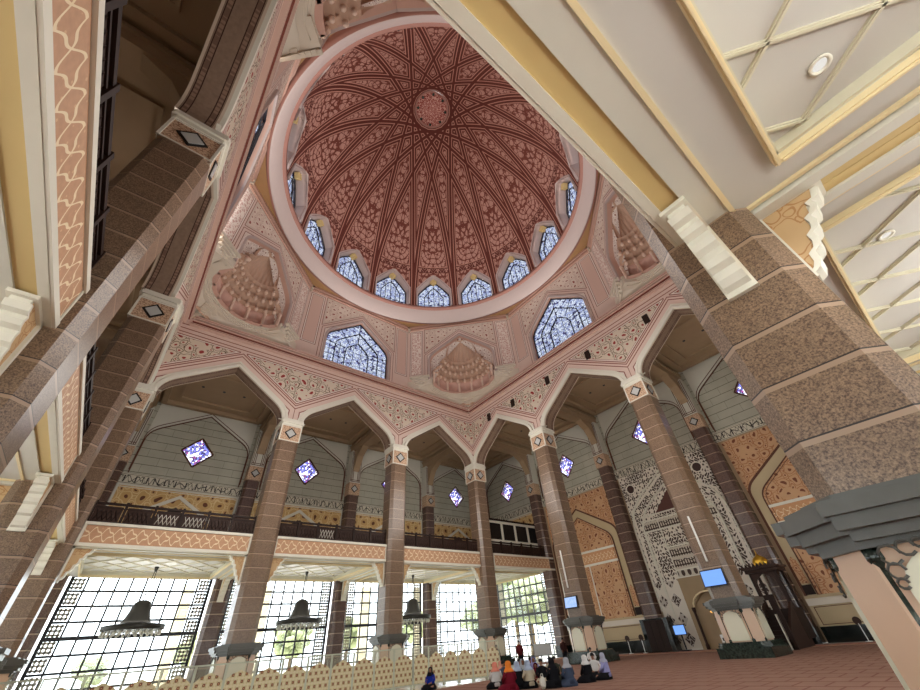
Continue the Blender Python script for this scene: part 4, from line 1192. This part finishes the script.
def shell_of(rings,n=16):
    """rings: (z, rx, ry, cy)"""
    mb=MB(); b=0
    for z,rx,ry,cy in rings:
        for i in range(n):
            a=2*PI*i/n; f=1+.05*math.sin(a*5)*(1 if z<.6 else .4)
            mb.v.append((rx*f*math.cos(a),cy+ry*f*math.sin(a),z))
    for k in range(len(rings)-1):
        for i in range(n): j=(i+1)%n; mb.face((k*n+i,k*n+j,(k+1)*n+j,(k+1)*n+i),0,True)
    mb.face([(len(rings)-1)*n+i for i in range(n)]); mb.face([n-1-i for i in range(n)])
    return mb
sb=None; stb=None
def face_bits(z,y,parent):
    mb=MB(); mb.ball(0,y+.105,z,.014,.02,.022,6)                     # nose
    mb.build('nose',['skin'],parent)
    mb=MB()
    for s in (-1,1): mb.ball(s*.035,y+.092,z+.025,.013,.008,.008,6)
    mb.box(-.025,.025,y+.088,y+.098,z-.052,z-.045); mb.build('eyes_and_mouth',['hair_black'],parent)
def person(x,y,face,label,top,bottom=None,scarf=None,pose='sit',s=1.0,long=True,hair=True):
    global sb,stb
    r=thing('person',label,'person',(x,y,.0),face-PI/2,'visitors on the carpet'); r.scale=(s,s,s)
    if pose=='sit':
        if sb is None: bd=skin_body(*sit_body(),'body',r); sb=bd
        else: bd=sb.copy(); C.objects.link(bd); bd.parent=r
        hz,hy=.87,.04
        MB_=shell_of([(.10,.30,.26,.06),(.25,.25,.21,.02),(.45,.22,.17,0),(.58,.23,.15,0),(.66,.20,.12,0),(.71,.08,.08,.01)]); MB_.build('robe' if long else 'shirt',[cloth(*top)],r)
        q=shell_of([(.005,.46,.40,.20),(.10,.47,.40,.20),(.20,.38,.34,.16),(.27,.26,.26,.06)]); q.build('skirt' if long else 'trousers',[cloth(*(bottom or top))],r)
        for sgn in (-1,1):
            MB().tube([(sgn*.19,0,.62),(sgn*.29,.05,.42),(sgn*.22,.22,.30)],[.085,.07,.055],8).build('sleeve',[cloth(*top)],r)
    else:
        if stb is None: bd=skin_body(*stand_body(),'body',r); stb=bd
        else: bd=stb.copy(); C.objects.link(bd); bd.parent=r
        hz,hy=1.655,.02
        if long: shell_of([(.03,.30,.26,0),(.5,.25,.2,0),(.95,.21,.16,0),(1.3,.21,.15,0),(1.46,.18,.11,0),(1.5,.07,.07,0)]).build('robe',[cloth(*top)],r)
        else:
            shell_of([(.85,.20,.15,0),(1.2,.20,.15,0),(1.4,.21,.14,0),(1.47,.16,.1,0),(1.5,.07,.07,0)]).build('shirt',[cloth(*top)],r)
            q=MB()
            for sgn in (-1,1): q.tube([(sgn*.10,0,.92),(sgn*.11,.01,.5),(sgn*.11,0,.08)],[.13,.10,.08],10)
            q.build('trousers',[cloth(*(bottom or top))],r)
        for sgn in (-1,1):
            MB().tube([(sgn*.19,0,1.42),(sgn*.26,.02,1.16),(sgn*.24,.12,.94)],[.085,.065,.055],8).build('sleeve',[cloth(*top)],r)
    face_bits(hz,hy,r)
    if scarf:
        mb=MB()
        def hood(u,v):
            # open at the front (+y)
            th=rad(60)+rad(300-0)*0+ (rad(360)-2*rad(55))*u+rad(-5)
            th=PI/2+rad(55)+(2*PI-2*rad(55))*u
            prof=[(.02,.135),(.075,.125),(.112,.095),(.130,.045),(.134,-.02),(.130,-.08),(.15,-.12),(.20,-.17),(.225,-.23)]
            k=v*(len(prof)-1); i=min(int(k),len(prof)-2); f=k-i
            rr=prof[i][0]*(1-f)+prof[i+1][0]*f; zz=prof[i][1]*(1-f)+prof[i+1][1]*f
            return (rr*math.cos(th),hy-.01+rr*math.sin(th)*.95,hz+zz)
        mb.grid(hood,18,14)
        mb.grid(lambda u,v: ((.15+.07*v)*math.cos(PI/2+rad(55)-2*rad(55)*u),hy+(.13+.06*v)*math.sin(PI/2+rad(55)-2*rad(55)*u),hz-.11-.17*v),8,3)
        mb.build('headscarf',[cloth(*scarf)],r)
    elif hair:
        mb=MB(); mb.ball(0,hy-.022,hz+.035,.105,.105,.10,12); mb.build('hair',['hair_black'],r)
    return r
K=('cloth_black',c(24,24,28)); NV=('cloth_navy',c(34,44,70)); WH=('cloth_white',c(214,212,208)); MR=('cloth_maroon',c(110,22,38)); OR=('cloth_orange',c(230,130,50))
PE=('cloth_peach',c(226,140,118)); LB_=('cloth_light_blue',c(170,184,206)); GY=('cloth_grey',c(120,126,138)); PK=('cloth_pink',c(196,60,110)); PU=('cloth_purple',c(80,50,120)); BL=('cloth_royal_blue',c(30,50,150)); BG=('cloth_beige',c(206,194,168)); SL=('cloth_slate',c(66,76,96)); LV=('cloth_lavender',c(150,150,196)); DR=('cloth_dark_red',c(90,30,34)); GR=('cloth_olive',c(60,62,50))
UP=rad(70)
P=[ (1.54,5.06,rad(200),'person in a royal blue robe and black headscarf sitting alone before the screens',BL,K,K,'sit',0.95,True),
 (2.15,0.30,rad(60),'person in white robe and peach headscarf, end of the seated group nearest the screens',WH,K,PE,'sit',1.00,True),
 (4.08,2.01,rad(-60),'person in pale clothes with peach scarf sitting just behind the peach-scarfed one',GY,GY,('cloth_rose',c(226,160,140)),'sit',0.95,True),
 (3.67,1.34,rad(-70),'person in dark blue-grey top with dark hair, between peach scarf and maroon robe',SL,K,None,'sit',1.00,False),
 (1.28,-1.60,rad(75),'person in a long maroon robe with an orange headscarf',MR,MR,OR,'sit',1.06,True),
 (2.10,-1.32,rad(70),'person in black robe with a long light blue headscarf beside the maroon robe',K,K,LB_,'sit',1.00,True),
 (4.98,1.41,rad(-80),'person in grey green clothes with short dark hair facing the camera, behind the blue scarf',GY,K,None,'sit',1.00,False),
 (3.92,0.12,rad(-100),'person in sage green robe and pale grey headscarf in the middle of the group',('cloth_sage',c(128,146,138)),K,('cloth_silver',c(176,182,186)),'sit',1.00,True),
 (2.49,-1.66,rad(70),'person in cream robe over black with a pale blue headscarf, seen from behind',BG,K,LB_,'sit',1.00,True),
 (5.90,1.42,rad(-110),'person in a bright pink top with dark hair, rear of the group',PK,PU,None,'sit',1.00,False),
 (5.66,0.96,rad(-120),'person in lavender headscarf sitting beside the bright pink top',LV,PU,LV,'sit',1.00,True),
 (4.14,-0.57,rad(-120),'person in dark red robe low between the pink top and the two-tone tunic',DR,DR,MR,'sit',0.80,True),
 (3.77,-1.31,rad(-120),'person in black top and long cream vest facing the camera, dark hair',K,BG,None,'sit',1.00,False),
 (5.41,-0.47,rad(-130),'person with dark hair and beige top, rear right of the cream vest',BG,NV,None,'sit',1.00,False),
 (5.40,-0.78,rad(-130),'person with reddish face, dark collar and olive clothes in the rear row',GR,GR,None,'sit',1.00,False),
 (2.76,-2.93,rad(75),'large person in black robe with black headscarf, back to the camera',K,K,K,'sit',1.05,True),
 (3.30,-3.34,rad(75),'person in slate robe with light grey headscarf next to the large black robe',SL,SL,('cloth_ash',c(168,170,176)),'sit',1.00,True),
 (4.77,-3.28,rad(80),'person in black robe with a white headscarf, back to the camera',K,K,WH,'sit',1.00,True),
 (6.66,-2.33,rad(-140),'person in white shirt and dark cap facing the camera, far end of the group',WH,K,None,'sit',1.00,False),
 (5.97,-3.46,rad(100),'person in lavender shawl over black leaning at the end of the group',LV,K,('cloth_mist',c(170,172,190)),'sit',1.00,True),
 (17.30,8.30,rad(-120),'person in dark brown shirt standing beside the column pedestal',('cloth_brown',c(60,34,32)),K,None,'stand',0.95,False),
 (13.40,9.60,rad(-120),'distant person in dark red top standing beyond the last screen',DR,K,None,'stand',1.00,False),
 (11.84,10.68,rad(-120),'distant person in black clothes just past the end of the screens',K,K,None,'stand',0.92,False),
 (15.60,4.40,rad(-150),'person in a white shirt sitting alone on the carpet before the column pedestal',WH,K,None,'sit',1.00,False)]
for x,y,f_,lb,tp,bt,sc_,ps,s_,lg in P: person(x,y,f_,lb,tp,bt,sc_,ps,s_,lg)
r=tag(thing('handbag','small cream bag on the carpet behind the large black robe','bag',(2.15,-2.75,0),.3),None)
mb=MB(); mb.ball(0,0,.22,.22,.12,.22,12); mb.build('pouch',['cream'],r); MB().tube([(-.12,0,.38),(-.08,0,.52),(.08,0,.52),(.12,0,.38)],.015,6).build('strap',['cream'],r)
# ------------------------------------------------------------------ camera, light
cam=bpy.data.cameras.new('camera'); co=bpy.data.objects.new('camera',cam); C.objects.link(co); bpy.context.scene.camera=co
yaw,pitch,roll,fpx=0.8490,0.6816,-0.0907,370.21
fw=Vector((math.cos(pitch)*math.cos(yaw),math.cos(pitch)*math.sin(yaw),math.sin(pitch))); rt=Vector((math.sin(yaw),-math.cos(yaw),0)); up=rt.cross(fw)
r2=rt*math.cos(roll)+up*math.sin(roll); u2=-rt*math.sin(roll)+up*math.cos(roll)
Mx=Matrix((r2,u2,-fw)).transposed().to_4x4(); Mx.translation=Vector((-14.3185,-17.9864,1.7223)); co.matrix_world=Mx
cam.sensor_fit='HORIZONTAL'; cam.sensor_width=36; cam.lens=36*fpx/920; cam.clip_start=.05; cam.clip_end=500
w=bpy.data.worlds.new('sky'); bpy.context.scene.world=w; w.use_nodes=True; bg=w.node_tree.nodes['Background']; bg.inputs[0].default_value=(.93,.97,1,1); bg.inputs[1].default_value=5.0
def area(name,loc,size,power,col=(1,.93,.85),rot=(0,0,0),shape='DISK'):
    l=bpy.data.lights.new(name,'AREA'); l.shape=shape; l.size=size; l.energy=power; l.color=col
    o=bpy.data.objects.new(name,l); C.objects.link(o); o.location=loc; o.rotation_euler=rot; o['kind']='helper'; return o
def spot(name,loc,to,power,ang=100,col=(1,.93,.86),size=.5):
    l=bpy.data.lights.new(name,'SPOT'); l.energy=power; l.spot_size=rad(ang); l.spot_blend=.8; l.color=col; l.shadow_soft_size=size
    o=bpy.data.objects.new(name,l); C.objects.link(o); o.location=loc
    o.rotation_euler=(Vector(to)-Vector(loc)).to_track_quat('-Z','Y').to_euler(); o['kind']='helper'; return o
# floodlights standing on the arcade cornices, aimed up into the dome
for sd in ('back','right','near','left'):
    for u_ in (-3.2,3.2):
        p=W(sd,u_,16.7,28.5); q=W(sd,u_*-.5,-7,58)
        spot('dome_floodlight',p,q,2500,110,(1,.98,.96))
# added unseen fill lights over the square and under the galleries
for x_,y_ in ((9,9),(-9,9),(9,-9),(-9,-9)):
    l=bpy.data.lights.new('hall_fill_light','POINT'); l.energy=1500; l.shadow_soft_size=3.0; l.color=(1,.97,.93); o=bpy.data.objects.new('hall_fill_light',l); C.objects.link(o); o.location=(x_,y_,15); o['kind']='helper'
for sd in ('back','left','near'):
    for u_ in (-12,0,12):
        x_,y_,_=W(sd,u_,23.5); area('gallery_fill_uplight',(x_,y_,4.75),3.4,200,(1,.985,.96),(PI,0,0))  # added upward disks brightening the balcony undersides; only the back bays hang lanterns
for x_,y_ in ((-8.2,-20.5),(-15.8,-20.5),(-8.2,-26.5),(-15.8,-26.5),(3.8,-20.5),(-2.64,-20.5)):
    spot('soffit_spot',(x_,y_,8.35),(x_,y_,0),420,150,(1,.985,.96),.1)  # spots at both downlights, others added without a fixture to brighten the close column
sun=bpy.data.lights.new('sun','SUN'); sun.energy=9; sun.angle=rad(1); sun.color=(1,.97,.92); so=bpy.data.objects.new('sun',sun); C.objects.link(so); so.rotation_euler=(rad(14),rad(6),0); so['kind']='helper'
sc=bpy.context.scene
sc.view_settings.view_transform='Standard'; sc.view_settings.look='None'; sc.view_settings.gamma=1; sc.view_settings.exposure=0.4
sc.cycles.use_denoising=True; sc.cycles.max_bounces=10; sc.cycles.diffuse_bounces=5; sc.cycles.transparent_max_bounces=12; sc.cycles.sample_clamp_indirect=6
